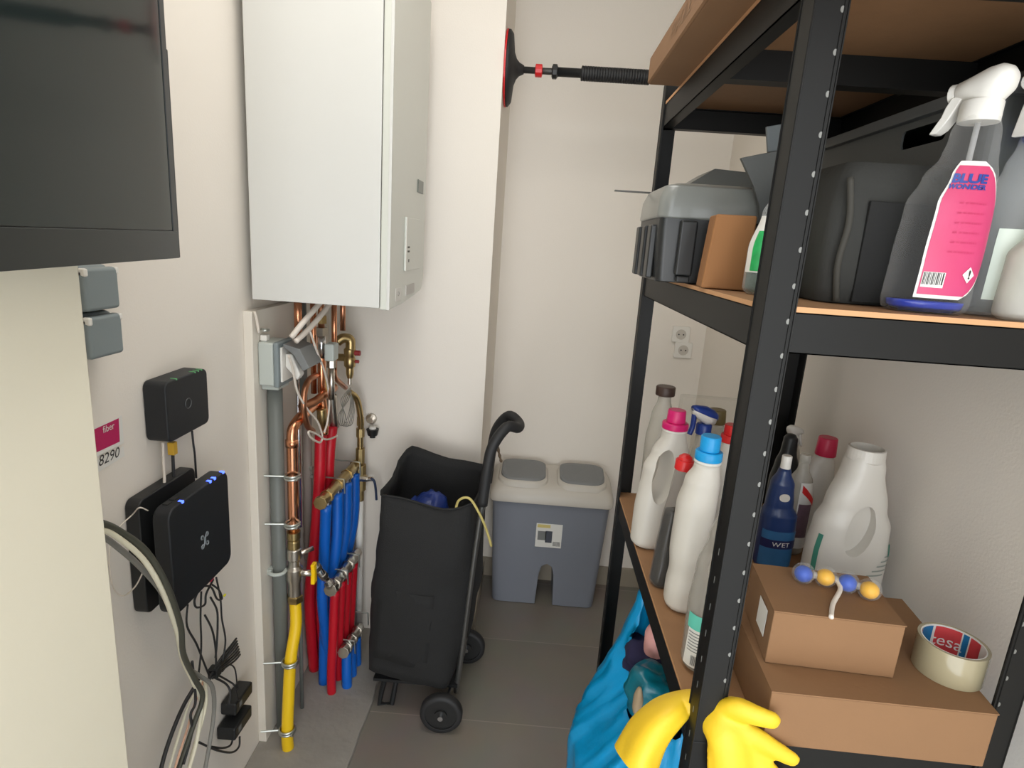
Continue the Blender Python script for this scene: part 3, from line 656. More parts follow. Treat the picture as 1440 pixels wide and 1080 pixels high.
# red risers behind
rg = 'tall red conduit pipes at the back'
for i, (pts, lab) in enumerate([
    ([(467, 600, -0.612), (463, 640, -0.612), (461, 690, -0.62), (458, 760, -0.66), (456, 860, -0.665), (458, 968, -0.665)], 'right one of the tall red pipes, top ends level with the white bow'),
    ([(451, 612, -0.62), (449, 680, -0.622), (443, 760, -0.64), (436, 830, -0.66), (437, 880, -0.662), (442, 940, -0.665)], 'left one of the tall red pipes curving down to the wall foot'),
    ([(457, 612, -0.63), (455, 690, -0.635), (447, 780, -0.65), (447, 870, -0.65), (458, 950, -0.648), (463, 972, -0.642)], 'middle tall red pipe partly hidden by the first blue pipe')]):
    q = [P(a, b, x=c) for a, b, c in pts]; q[-1].z = 0.01
    tag(obj('red_pipe', tube(nb(), q, 0.0175 if i < 2 else 0.014, 16), M_red, smooth=True), lab, 'pipe', rg)
# blue pipes under manifold 1
bg = 'blue conduit pipes under the upper manifold'
xm = -0.575
mA = P(452, 706, x=xm); mB = P(506, 648, x=xm)
def lerp(a, b, t): return a + (b - a) * t
nbp = 4
labs = ['leftmost blue pipe, reaching from the upper brass manifold down to the floor', 'second blue pipe under the upper brass manifold', 'third blue pipe under the upper brass manifold', 'rearmost blue pipe under the upper brass manifold']
for i in range(nbp):
    m_ = lerp(mA, mB, (0.10, 0.36, 0.60, 0.83)[i]); m_.z -= 0.025
    if i == 0: q = [m_, P(456, 780, x=-0.59), P(453, 840, x=-0.595), P(459, 900, x=-0.60), P(464, 965, x=-0.598)]; q[-1].z = 0.008
    else: q = [m_, Vector((m_.x, m_.y - 0.008, 0.52)), Vector((m_.x - 0.03, m_.y - 0.02, 0.30)), Vector((m_.x - 0.035, m_.y - 0.03, 0.012))]
    tag(obj('blue_pipe', tube(nb(), q, 0.0185 if i else 0.0165, 18), M_blue, smooth=True), labs[i], 'pipe', bg)
def manifold(a, b, r, m, label, nout, down=True, br=True):
    t = thing('pipe_manifold', label, 'manifold', a)
    a = Vector(a); b = Vector(b)
    bm = nb(); d = (b - a); L = d.length; d.normalize()
    obj('bar', cyl(bm, a, b, r, N=20), m, t, True, smooth=False, bevel=0.001)
    bm = nb(); cyl(bm, a - d * 0.012, a + d * 0.004, r * 1.25, N=8); obj('end_plug', bm, m, t, True, bevel=0.001)
    for i in range(nout):
        c = a + d * (L * (i + 0.5) / nout)
        bm = nb(); hexn(bm, c - d * 0.008, c + d * 0.010, r * 1.28); obj('joint_nut', bm, m, t, True, bevel=0.0008)
        bm = nb(); cyl(bm, c, c - Vector((0, 0, r + 0.018)), r * 0.78, N=14); obj('outlet', bm, M_nickel, t, True)
    return t, d, L
t1, d1, L1 = manifold(mA, mB, 0.0165, M_brass, 'upper brass manifold with blue pipes hanging from it', 4)
m2a, m2b = P(466, 828, x=-0.555), P(503, 777, x=-0.555)
t2, d2, L2 = manifold(m2a, m2b, 0.0165, M_nickel, 'middle silver manifold feeding red pipes', 4)
m3a, m3b = P(484, 916, x=-0.535), P(506, 882, x=-0.535)
t3, d3, L3 = manifold(m3a, m3b, 0.0155, M_nickel, 'lower silver manifold with blue pipes at floor level', 3)
for i in range(4):
    m_ = m2a + d2 * (L2 * (i + 0.5) / 4 * 0.95); m_.z -= 0.022
    q = [m_, Vector((m_.x - 0.006, m_.y, 0.24)), Vector((m_.x - 0.014, m_.y + 0.005, 0.1)), Vector((m_.x - 0.015, m_.y + 0.01, 0.01))]
    tag(obj('red_pipe', tube(nb(), q, 0.0145, 16), M_red, smooth=True), ('front', 'second', 'third', 'rearmost')[i] + ' red pipe under the middle silver manifold', 'pipe', 'red conduit pipes under the middle manifold')
for i in range(3):
    m_ = m3a + d3 * (L3 * (i + 0.5) / 3 * 0.92); m_.z -= 0.02
    q = [m_, Vector((m_.x + 0.004, m_.y - 0.012, m_.z * 0.5)), Vector((m_.x + 0.006, m_.y - 0.014, 0.01))]
    tag(obj('blue_pipe', tube(nb(), q, 0.0165, 18), M_blue, smooth=True), ('front', 'middle', 'rear')[i] + ' short blue pipe between lower silver manifold and floor', 'pipe', 'short blue pipes at floor level')
    bm = nb(); torus(bm, (q[-1].x, q[-1].y, 0.018), (0, 0, 1), 0.0165, 0.0035, 20, 6); 
# brackets: bent zinc straps on the manifolds
def bracket(c, d, label, s=1.0):
    t = thing('manifold_bracket', label, 'bracket', c, group='zinc brackets holding the manifolds')
    c = Vector(c); y = d
    p = [c + Vector((-0.085, -0.02, 0.05)) * s, c + Vector((-0.080, -0.02, 0.028)) * s, c + Vector((-0.045, -0.018, 0.022)) * s, c + Vector((-0.03, -0.02, 0.024)), c + Vector((0.022, -0.02, 0.022)), c + Vector((0.024, -0.02, -0.026))]
    bm = nb()
    for a, b in zip(p, p[1:]): tube(bm, [a, b], 0.0027, 6, sm=False)
    obj('bent_strap', bm, M_zinc, t, True)
    obj('wall_bolt', hexn(nb(), p[0] + Vector((0, -0.006, 0.002)), p[0] + Vector((0, 0.008, 0.002)), 0.007), M_zinc, t, True)
    obj('strap_bolt', hexn(nb(), p[1] + Vector((0, -0.008, -0.002)), p[1] + Vector((0, 0.006, -0.002)), 0.006), M_zinc, t, True)
bracket(mA + d1 * (L1 * 0.42), d1, 'front zinc bracket around the upper brass manifold')
bracket(mA + d1 * (L1 * 0.86), d1, 'rear zinc bracket around the upper brass manifold')
bracket(m2a + d2 * (L2 * 0.40), d2, 'front zinc bracket around the middle silver manifold')
bracket(m2a + d2 * (L2 * 0.86), d2, 'rear zinc bracket around the middle silver manifold')
bracket(m3a + d3 * (L3 * 0.35), d3, 'front zinc bracket around the lower silver manifold')
bracket(m3a + d3 * (L3 * 1.25) + Vector((0, 0, 0.03)), d3, 'rear zinc bracket above the lower silver manifold')
# steel elbow between gas tap and manifold 2
qa, qb = P(444, 795, x=-0.578), P(467, 826, x=-0.556); dq = (qb - qa)
t = thing('pipe_coupling', 'shiny diagonal coupling running into the front of the middle manifold', 'pipe coupling', qa)
obj('sleeve', cyl(nb(), qa, qb, 0.0105), M_chrome, t, True, smooth=True)
for f0, f1, r_ in ((0.0, 0.14, 0.013), (0.36, 0.5, 0.0135), (0.78, 1.0, 0.0155)): obj('coupling_nut', cyl(nb(), qa + dq * f0, qa + dq * f1, r_, N=8), M_nickel, t, True, bevel=0.0008)

# right side: brass riser with white pipe and lever
xr_ = -0.562
pr = P(506, 700, x=xr_)
t = thing('brass_riser', 'slim brass riser with union nuts right of the upper manifold', 'pipe', (xr_, pr.y, 0.7))
zz = lambda py: P(505, py, x=xr_).z
yr_ = pr.y
obj('stem', tube(nb(), [(xr_, yr_, zz(700)), (xr_, yr_, zz(620)), (xr_ + 0.004, yr_ - 0.01, zz(590)), (xr_ - 0.004, yr_ - 0.03, zz(560)), (xr_ - 0.02, yr_ - 0.06, zz(548))], 0.0105, 14), M_brass, t, True, smooth=True)
for py0, py1, r in ((600, 588, 0.013), (616, 604, 0.015), (652, 632, 0.016), (690, 655, 0.0215), (705, 690, 0.0145)):
    obj('union_nut', cyl(nb(), (xr_, yr_, zz(py0)), (xr_, yr_, zz(py1)), r, N=8), M_brass, t, True, bevel=0.001)
o = obj('white_pipe', cyl(nb(), (xr_, yr_, 0.012), (xr_, yr_, zz(705)), 0.0125), M_white, smooth=True); tag(o, 'white plastic pipe below the slim brass riser', 'pipe')
t = thing('stop_valve', 'grey stop valve with bent dark blue lever near the trolley', 'valve', (xr_ + 0.03, yr_ - 0.01, zz(672)))
obj('valve_body', cyl(nb(), (-0.045, 0, 0), (0.0, 0, 0), 0.013, N=8), M_nickel, t, bevel=0.001)
obj('bonnet', cyl(nb(), (0, 0, -0.002), (0.02, 0, 0.0), 0.008), M_nickel, t)
obj('blue_lever', tube(nb(), [(0.012, -0.004, 0.004), (0.024, -0.006, -0.004), (0.030, -0.006, -0.03), (0.034, -0.006, -0.075)], 0.0045, 8), mat('dark blue lever', s2l(36, 52, 84), 0.4), t, smooth=True)

# under-boiler pipework
ub = 'copper pipes coming down from the boiler'
for i, (px, py, x, z0, z1, r, m, lab) in enumerate([
    (419, 440, -0.645, 1.20, 1.325, 0.0105, M_copper, 'leftmost copper pipe under the boiler'),
    (441, 500, -0.625, 1.03, 1.325, 0.0085, M_copper, 'second copper pipe from the left under the boiler'),
    (470, 480, -0.59, 1.08, 1.325, 0.0080, M_copper, 'middle copper pipe under the boiler, next to the grey actuator'),
    (482, 450, -0.585, 1.20, 1.325, 0.0085, M_copperd, 'short dark copper pipe right of the middle one under the boiler')]):
    vpipe('copper_pipe', lab, px, py, x, z0, z1, r, m, group=ub)
p = P(452, 470, x=-0.60)
t = thing('flow_pipe', 'nickel and copper flow pipe with hex nuts under the boiler', 'pipe', (p.x, p.y, 1.1))
obj('upper_tube', cyl(nb(), (p.x, p.y, 1.22), (p.x, p.y, 1.325), 0.009), M_copperd, t, True, smooth=True)
obj('hex_nut', hexn(nb(), (p.x, p.y, 1.205), (p.x, p.y, 1.228), 0.018), M_nickel, t, True)
obj('hex_nut', hexn(nb(), (p.x, p.y, 1.24), (p.x, p.y, 1.262), 0.015), M_brass, t, True)
obj('chrome_sleeve', cyl(nb(), (p.x, p.y, 1.14), (p.x, p.y, 1.206), 0.012), M_chrome, t, True, smooth=True)
obj('lower_tube', tube(nb(), [(p.x, p.y, 1.145), (p.x, p.y, 1.08), (p.x - 0.004, p.y + 0.01, 1.03), (p.x, p.y + 0.02, 0.96), (p.x, p.y + 0.02, 0.90)], 0.0115, 14), M_copper, t, True, smooth=True)
p = P(466, 495, x=-0.565); t = thing('valve_actuator', 'small light grey actuator box under the boiler', 'actuator', p)
obj('housing', bx(-0.014, 0.014, -0.022, 0.022, -0.024, 0.026), M_lightgrey, t, bevel=0.005, seg=3)
obj('base_nut', cyl(nb(), (0, 0.0, -0.045), (0, 0.0, -0.022), 0.014, N=8), M_nickel, t)
obj('lower_stem', cyl(nb(), (0, 0.0, -0.14), (0, 0.0, -0.045), 0.009), M_nickel, t, smooth=True)
# brass elbow valve on the right
p = P(492, 500, x=-0.575)
t = thing('filling_valve', 'brass filling valve with elbow and red knobs at the right under the boiler', 'valve', p)
obj('elbow', tube(nb(), [(-0.035, -0.02, 0.045), (-0.018, -0.01, 0.057), (0, 0, 0.052), (0.002, 0, 0.03), (0.002, 0, 0.0)], 0.0155, 16), M_brass, t, smooth=True)
obj('body', lathe(nb(), [(0.008, -0.075), (0.010, -0.068), (0.0125, -0.058), (0.0125, -0.040), (0.018, -0.034), (0.019, -0.010), (0.015, -0.004), (0.018, 0.0), (0.019, 0.020), (0.014, 0.026)], 20), M_brass, t, bevel=0.0008)
obj('red_knob', cyl(nb(), (0.014, 0, 0.010), (0.034, 0, 0.010), 0.0085), mat('dull red knob', s2l(150, 50, 50), 0.5), t, bevel=0.001)
obj('red_knob', cyl(nb(), (0.014, 0, -0.018), (0.030, 0, -0.018), 0.0055), MATS['dull red knob'], t, bevel=0.001)
obj('side_port', cyl(nb(), (-0.045, 0.0, -0.008), (0, 0, -0.008), 0.012), M_brass, t)
obj('nipple', cyl(nb(), (0, 0, -0.095), (0, 0, -0.072), 0.0065), M_nickel, t)
# braided coil
bm = nb()
for i in range(5):
    dx = (i - 2) * 2.6
    q = [P(493, 545, x=-0.575), P(487 - 2 - dx, 562, x=-0.572), P(481 + dx * 0.8, 582, x=-0.57), P(483 + dx, 597, x=-0.57), P(490 + dx, 598 - abs(dx) * .4, x=-0.57), P(495 + dx * .6, 575, x=-0.572), P(494, 550, x=-0.575)]
    tube(bm, q, 0.0013, 6)
tag(obj('capillary_coil', bm, mat('grey capillary', s2l(150, 148, 140), 0.4, 0.5), smooth=True), 'loops of thin grey capillary tube hanging from the brass filling valve', 'tube')
# copper bends
pipe('copper_bend', 'copper pipe bend curling down left of the red pipes', [(445, 528, -0.61), (434, 535, -0.60), (428, 552, -0.60), (427, 575, -0.60), (432, 598, -0.605), (440, 606, -0.61)], 0.0085, M_copperd)
pipe('copper_bend', 'thick copper pipe crossing under the small copper pipes', [(424, 572, -0.62), (440, 566, -0.605), (455, 556, -0.59), (470, 545, -0.59)], 0.0125, M_copperd)
pipe('copper_bend', 'dark copper pipe slanting down from the middle copper pipe', [(470, 520, -0.59), (471, 530, -0.59), (478, 538, -0.59), (486, 545, -0.60)], 0.008, M_copperd)
pipe('brass_tee', 'brass connector above the red pipes', [(452, 575, -0.60), (453, 590, -0.60), (456, 604, -0.605)], 0.014, M_brass, cat='fitting')
pipe('nickel_tee', 'dull nickel connector between capillary coil and red pipes', [(466, 556, -0.61), (468, 580, -0.61), (470, 600, -0.61)], 0.016, M_nickel, cat='fitting')
vpipe('brown_duct', 'dark brown duct behind the capillary coil', 478, 620, -0.67, 0.30, 1.3, 0.013, mat('brown duct', s2l(100, 88, 80), 0.6))

# wall fittings on the column
c = P(523, 588, y=YC); t = thing('wall_inlet', 'round capped chrome wall inlet on the wall right of the brass riser', 'wall fitting', (c.x, YC, c.z))
obj('escutcheon', cyl(nb(), (0, 0, 0), (0, -0.012, 0), 0.019), M_nickel, t, bevel=0.002); obj('cap', cyl(nb(), (0, -0.01, 0), (0, -0.03, 0), 0.012, N=8), M_nickel, t, bevel=0.001)
c = P(524, 606, y=YC - 0.03); t = thing('tap_outlet', 'small black and white tap outlet on the wall below the chrome inlet', 'tap', (c.x, YC, c.z))
obj('stem', cyl(nb(), (0, 0, 0), (0, -0.035, 0), 0.010), M_white, t); obj('black_collar', cyl(nb(), (0, -0.03, -0.016), (0, -0.03, 0.008), 0.017, 0.022), M_black, t, bevel=0.002)
obj('white_top', cyl(nb(), (0, -0.03, 0.006), (0, -0.03, 0.018), 0.012), M_white, t, bevel=0.003); obj('spout', cyl(nb(), (0, -0.03, -0.024), (0, -0.03, -0.01), 0.010), M_black, t)
# wall outlet on back wall
for i, (px, py, lab) in enumerate(((957, 470, 'upper of two white wall power outlets behind the rack'), (960, 492, 'lower of two white wall power outlets behind the rack'))):
    c = P(px, py, y=YB); t = thing('power_outlet', lab, 'socket', (c.x, YB, c.z), group='white outlets on the back wall')
    obj('frame', prism(nb(), rrect(-0.036, 0.036, -0.033, 0.033, 0.005), 'y', -0.010, -0.0005), M_white, t, bevel=0.002)
    obj('recess', cyl(nb(), (0, -0.0115, 0), (0, -0.0098, 0), 0.021, N=28), M_binl, t)
    for s_ in (-1, 1): obj('contact_hole', cyl(nb(), (s_ * 0.0095, -0.0124, 0), (s_ * 0.0095, -0.0112, 0), 0.003), M_dark, t)

# ================================================================= SHOPPING TROLLEY
tr = thing('shopping_trolley', 'black two-wheeled shopping trolley with open fabric bag next to the pipes', 'trolley', (-0.2, 1.7, 0))
def lerp3(a, b, t): return Vector(a).lerp(Vector(b), t)
# bag: four corner columns (near-left, near-right, far-right, far-left) from bottom to top
BN = dict(nl=((-0.445, 1.60, 0.155), (-0.413, 1.60, 0.755)), nr=((-0.175, 1.575, 0.125), (-0.132, 1.60, 0.745)), fr=((-0.150, 1.83, 0.14), (-0.108, 1.86, 0.775)), fl=((-0.455, 1.86, 0.155), (-0.375, 1.86, 0.825)))
NZ = 22; NS = 10
def bag_ring(t, ins=0.0, zoff=0.0):
    c = [lerp3(*BN[k], t) for k in ('nl', 'nr', 'fr', 'fl')]; ctr = (c[0] + c[1] + c[2] + c[3]) / 4; out = []
    for i in range(4):
        a, b = c[i], c[(i + 1) % 4]; nrm = Vector((b.y - a.y, a.x - b.x, 0)).normalized()
        for j in range(NS):
            s = j / NS; p = a.lerp(b, s)
            bul = sin(pi * s) * (0.018 * sin(pi * min(1, t * 1.1)) - (0.014 * max(0, t - 0.8) * 5 if i in (0,) else 0))
            rc = 0.012 * (abs(2 * s - 1) ** 6)
            nz = 0.009 * noise.noise(p * 9 + Vector((0, 0, t * 2))) + 0.004 * noise.noise(p * 28)
            q = p + nrm * (bul + nz + (0.022 * sin(pi * s) * sin(pi * t) if i == 1 else 0)); q -= (q - ctr).normalized() * rc * 1.2
            q -= Vector(((q - ctr).x, (q - ctr).y, 0)).normalized() * ins; q.z += zoff
            if t > 0.95: q.z += (0.010 * sin(pi * s * 2) if i == 0 else 0.008 * noise.noise(p * 14)) - (0.02 * sin(pi * s) if i == 0 else 0.012 * sin(pi * s))
            out.append(q)
    return out
rings = [bag_ring(i / NZ) for i in range(NZ + 1)]
inner = [bag_ring(1 - i / NZ, 0.006, 0.0 if i else 0.0) for i in range(0, NZ - 1)]
obj('bag', loft(nb(), rings + inner), M_bag, tr, True, smooth=True)
# hem along the bag opening, and front pocket flap
top = bag_ring(1.0); obj('hem', tube(nb(), top + [top[0]], 0.0035, 6, sm=False), M_bag, tr, True, smooth=True)
pk = []
for j in range(8):
    row = []
    for i in range(9):
        s = 0.10 + 0.62 * i / 8; t_ = 0.10 + 0.42 * j / 7
        a, b = lerp3(*BN['nl'], t_), lerp3(*BN['nr'], t_); p = a.lerp(b, s); p.y -= 0.017 * sin(pi * s) * sin(pi * t_) + 0.001 + 0.006 * noise.noise(p * 20)
        row.append(p)
    pk.append(row)
obj('front_pocket', loft(nb(), pk, closed=False), M_bag, tr, True, smooth=True, solid=0.002)
# frame
M_frame = mat('trolley frame', s2l(120, 120, 118), 0.3, 0.8)
y_n, y_f = 1.625, 1.80
for y in (y_n, y_f):
    obj('frame_tube', tube(nb(), [(-0.155, y, 0.085), (-0.142, y, 0.25), (-0.118, y, 0.60), (-0.100, y, 0.80)], 0.0085, 12), M_frame, tr, True, smooth=True)
hp = [(-0.106, y_n, 0.74), (-0.097, y_n, 0.86), (-0.085, y_n + 0.01, 0.925), (-0.050, y_n + 0.035, 0.975), (-0.018, y_n + 0.07, 0.965), (-0.018, y_f - 0.05, 0.965), (-0.050, y_f - 0.02, 0.975), (-0.085, y_f, 0.925), (-0.097, y_f, 0.86), (-0.106, y_f, 0.74)]
obj('handle', tube(nb(), hp, 0.0160, 14), M_blacksoft, tr, True, smooth=True)
obj('axle', cyl(nb(), (-0.188, 1.545, 0.068), (-0.150, 1.885, 0.068), 0.007), M_frame, tr, True, smooth=True)
obj('cross_tube', cyl(nb(), (-0.146, y_n, 0.22), (-0.146, y_f, 0.22), 0.006), M_frame, tr, True, smooth=True)
obj('base_plate', bx(-0.42, -0.15, 1.61, 1.83, 0.112, 0.122), M_black, tr, True)
obj('foot', tube(nb(), [(-0.385, 1.64, 0.125), (-0.40, 1.64, 0.05), (-0.405, 1.635, 0.006), (-0.365, 1.64, 0.006), (-0.35, 1.65, 0.12)], 0.009, 8, sm=False), M_black, tr, True)
for (x, y, s) in ((-0.190, 1.553, -1), (-0.148, 1.873, 1)):
    w = obj('wheel', None or (lambda b: (b))(nb()), M_blacksoft, tr, True) if False else None
    bm = nb(); r = 0.066
    rings = []
    for rr, yy in ((r - 0.016, -0.014), (r - 0.004, -0.015), (r, -0.009), (r, 0.009), (r - 0.004, 0.015), (r - 0.016, 0.014)):
        rings.append([Vector((x + rr * cos(2 * pi * i / 40), y + yy, r + 0.001 + rr * sin(2 * pi * i / 40))) for i in range(40)])
    rings.append(rings[0]); loft(bm, rings, False, False)
    w = obj('wheel', bm, M_blacksoft, tr, True, smooth=True)
    bm = nb()
    for rr0, rr1, yy in ((0.047, 0.053, 0.010), (0.012, 0.020, 0.016)):
        loft(bm, [[Vector((x + q * cos(2 * pi * i / 32), y + yb_, r + q * sin(2 * pi * i / 32))) for i in range(32)] for q, yb_ in ((rr0, -yy), (rr1, -yy), (rr1, yy), (rr0, yy))])
    for k_ in range(5):
        a = 2 * pi * k_ / 5; u = Vector((cos(a), 0, sin(a))); c = Vector((x, y, r))
        cyl(bm, c + u * 0.012, c + u * 0.05, 0.006, 0.005, 8)
    cyl(bm, (x, y - 0.007, r), (x, y + 0.007, r), 0.05, N=32)
    obj('hub', bm, mat('hub grey', s2l(34, 34, 34), 0.4), w, True)
    obj('axle_cap', cyl(nb(), (x, y - 0.026, r), (x, y + 0.018, r), 0.008), M_chrome, w, True)
obj('pull_cord', tube(nb(), [P(640, 722, y=1.62), P(645, 704, y=1.61), P(660, 701, y=1.60), P(674, 722, y=1.60), P(684, 745, y=1.61), P(691, 768, y=1.62)], 0.0038, 8), mat('yellow cord', s2l(196, 180, 110), 0.6), tr, True, smooth=True)
obj('toggle_cord', tube(nb(), [P(697, 614, y=1.66), P(700, 630, y=1.66), P(705, 650, y=1.66)], lambda t: 0.003 + 0.002 * (int(t * 10) % 2), 8), mat('brown toggle', s2l(90, 72, 52), 0.5), tr, True)
# blue bag inside trolley
bm = nb(); ball(bm, (-0.285, 1.73, 0.62), 0.085, 0.07, 0.085, 28, 18)
for v in bm.verts: v.co += Vector((1, 0.6, 1)).normalized() * 0.035 * noise.noise(v.co * 22) + Vector((0, 0, 0.02)) * noise.noise(v.co * 50)
tag(obj('blue_carrier', bm, mat('dark blue film', s2l(30, 52, 120), 0.35), smooth=True), 'crumpled dark blue plastic bag inside the open shopping trolley', 'plastic bag')

# ================================================================= RECYCLING BIN
bn = thing('recycling_bin', 'blue grey double recycling bin with beige lid against the back wall', 'bin', (0.137, 2.36, 0))
def bin_ring(z, t):
    x0 = -0.085 - 0.022 * t; x1 = 0.352 + 0.026 * t; y0 = 2.268 - 0.012 * t; y1 = 2.452
    return [Vector((u, v, z)) for u, v in rrect(x0, x1, y0, y1, 0.03)]
body = loft(nb(), [bin_ring(0.002 + 0.476 * i / 6, i / 6) for i in range(7)])
arch = [(0.100, -0.02), (0.178, -0.02), (0.170, 0.15), (0.160, 0.185), (0.139, 0.198), (0.118, 0.185), (0.108, 0.15)]
body = eval_bool(body, prism(nb(), arch, 'y', 2.2, 2.5))
obj('body', body, M_binb, bn, True, bevel=0.002)
for x in (-0.02, 0.06, 0.225, 0.30): pass
lid = loft(nb(), [[Vector((u, v, z)) for u, v in rrect(-0.118 + i_, 0.388 - i_, 2.240 + i_, 2.460 - i_ * 0.4, 0.03)] for z, i_ in ((0.474, 0.0), (0.500, 0.0), (0.520, 0.012), (0.535, 0.03))])
for v in lid.verts: v.co.z += max(0, v.co.y - 2.24) * 0.17 * (1 if v.co.z > 0.49 else 0)
lo = obj('lid', lid, M_binl, bn, True, bevel=0.004, seg=3)
for x0, x1 in ((-0.092, 0.118), (0.152, 0.362)):
    surround = loft(nb(), [[Vector((u, v, z)) for u, v in rrect(x0 + i_, x1 - i_, 2.262 + i_, 2.447 - i_, 0.05, 8)] for z, i_ in ((0.528, 0), (0.545, 0.004), (0.552, 0.014))])
    for v in surround.verts: v.co.z += (v.co.y - 2.24) * 0.17
    s_ = obj('flap_surround', surround, M_binl, lo, True, bevel=0.003, seg=3)
    fl = loft(nb(), [[Vector((u, v, z + 0.010 * (1 - ((v - 2.36) / 0.08) ** 2))) for u, v in rrect(x0 + 0.012 + i_, x1 - 0.012 - i_, 2.276 + i_, 2.438 - i_, 0.05, 8)] for z, i_ in ((0.545, 0), (0.5545, 0.001), (0.5575, 0.006))])
    for v in fl.verts: v.co.z += (v.co.y - 2.24) * 0.17
    obj('flap', fl, M_binf, s_, True, smooth=False)
st = obj('product_sticker', bx(0.082, 0.190, 2.2560, 2.2572, 0.278, 0.384), M_label, bn, True)
for (a, b, c, d, m) in ((0.086, 0.14, 0.366, 0.380, mat('sticker yellow', s2l(214, 196, 120), 0.5)), (0.09, 0.125, 0.31, 0.35, M_greytxt), (0.122, 0.150, 0.30, 0.352, mat('sticker slate', s2l(70, 74, 84), 0.5))):
    obj('sticker_picture', bx(a, b, 2.2553, 2.2560, c, d), m, st, True)
bm = nb()
for i in range(9): box(bm, 0.155 + i * 0.0034, 0.1566 + i * 0.0034, 2.2553, 2.2560, 0.286, 0.306)
obj('barcode', bm, M_dark, st, True)

# ================================================================= BOTTLE BUILDERS
def neck_cap(t, prof, z, r, h, m, name='cap', N=24, ribbed=False, r2=None, smooth=False):
    cx = prof.at(z)[2]; r2 = r if r2 is None else r2
    o = obj(name, lathe(nb(), [(r * 0.98, z), (r, z + 0.002), (r2, z + h - 0.002), (r2 * 0.93, z + h)], N, (cx, 0)), m, t, smooth=smooth, bevel=0.0008); return o
def spray_head(t, x, z, m, m2=None, s=1.0, side=-1, rot=0.0, hs=1.0, ln=0.78, drop=0.0):
    """trigger head: collar, dome, nozzle, trigger; side=-1 nozzle toward -x"""
    m2 = m2 or m
    obj('collar', lathe(nb(), [(0.0165 * s, z), (0.0165 * s, z + 0.024 * s * hs), (0.015 * s, z + 0.027 * s * hs)], 28, (x, 0)), m2, t, bevel=0.0006)
    def RT(bm):
        ca, sa = cos(rot), sin(rot)
        for v in bm.verts: X_ = v.co.x - x; v.co.x, v.co.y = x + X_ * ca - v.co.y * sa, X_ * sa + v.co.y * ca
        return bm
    rings = []
    for a, zz_, ry, rz in ((-0.034, 0.040, 0.007, 0.006), (-0.031, 0.041, 0.010, 0.010), (-0.015, 0.042, 0.013, 0.014), (0.003, 0.042, 0.0165, 0.020), (0.018, 0.045, 0.0175, 0.019), (0.028, 0.048, 0.014, 0.013), (0.033, 0.050, 0.007, 0.006)):
        rings.append([Vector((x - side * a * s * ln, ry * s * cos(2 * pi * i / 20), z + zz_ * s * hs + rz * s * (0.5 + 0.5 * hs) * sin(2 * pi * i / 20))) for i in range(20)])
    obj('spray_head', RT(loft(nb(), rings)), m, t, smooth=True)
    nx = x + side * 0.033 * s * ln
    obj('nozzle', RT(cyl(nb(), (nx, 0, z + 0.040 * s * hs), (nx + side * 0.006 * s, 0, z + 0.040 * s * hs), 0.0085 * s, N=16)), m2, t, bevel=0.001)
    rings = []
    for a, b, w, th in ((0.018, 0.034, 0.008, 0.005), (0.022, 0.022, 0.008, 0.005), (0.025, 0.010, 0.008, 0.0042), (0.031, -0.004, 0.0075, 0.004), (0.035, -0.010, 0.006, 0.003)):
        c = Vector((x + side * a * s, 0, z + b * s * hs - (drop if b < 0.005 else 0))); rings.append([c + Vector((px_ * th * s, py_ * w * s, 0)) for px_, py_ in ((1, 1), (-1, 1), (-1, -1), (1, -1))])
    obj('trigger', RT(loft(nb(), rings)), m, t, bevel=0.0015)

# ---------------------------------------------------------------- MID SHELF
# spray bottle 1, clear with pink D-shaped label
def spray_prof(w=0.042, d=0.028, h=0.205):
    return Prof([(0, w * 0.98, d * 0.95, 0), (0.012, w * 1.04, d, 0), (0.06, w * 1.0, d, 0), (0.118, w * 0.92, d * 0.95, 0.002), (0.140, w * 0.82, d * 0.9, 0.004), (0.165, 0.022, 0.020, 0.006), (0.185, 0.0165, 0.0165, 0.007), (h, 0.014, 0.014, 0.007)], 2.6)
pf = Prof([(0, 0.043, 0.027, 0), (0.012, 0.046, 0.029, 0), (0.06, 0.045, 0.029, 0.001), (0.12, 0.043, 0.028, 0.003), (0.15, 0.036, 0.026, 0.008), (0.175, 0.026, 0.023, 0.013), (0.190, 0.0235, 0.022, 0.014), (0.200, 0.0225, 0.0215, 0.014), (0.212, 0.019, 0.019, 0.014), (0.219, 0.018, 0.018, 0.014)], 2.35); c = P(1300, 439, y=0.725)
t = thing('spray_bottle', 'clear trigger spray bottle with pink rounded label and white head on the middle shelf', 'spray bottle', (0.458, 0.722, ZM), radians(-6))
obj('body', pf.body(48), clear('spray clear', (0.97, 0.97, 0.965), 0.03, (0.8, 0.8, 0.8), 0.08), t, smooth=True)
obj('blue_liquid', Prof([(0.002, 0.037, 0.024, 0), (0.014, 0.0395, 0.0255, 0)], 2.6).body(4), mat('blue liquid', s2l(20, 50, 170), 0.2), t, smooth=True)
aL = -118
a0 = lambda q: -112 + 0 * q
def a1(q):
    return -118 + 90 * max(0.02, sqrt(max(0, 1 - ((q - 0.42) / (0.60 if q > 0.42 else 0.46)) ** 2))) ** 0.75
obj('label_border', pf.patch(0.018, 0.166, lambda q: -120, lambda q: a1(q) + 5, 0.0010, 24, 16), M_label, t, smooth=True)
def a1i(q): return a1(0.03 + q * 0.94)
lb = obj('pink_label', pf.patch(0.022, 0.161, lambda q: -116, lambda q: max(-115, a1i(q)), 0.0016, 24, 16), mat('pink to red label', s2l(192, 40, 84), 0.45, col2=s2l(204, 78, 130), vscale=9), t, smooth=True)
text('brand_lettering', 'BLUE', 0.0125, pf.wrap(-94, 0.147, 0.0026), M_navy, t, bold=0.0006)
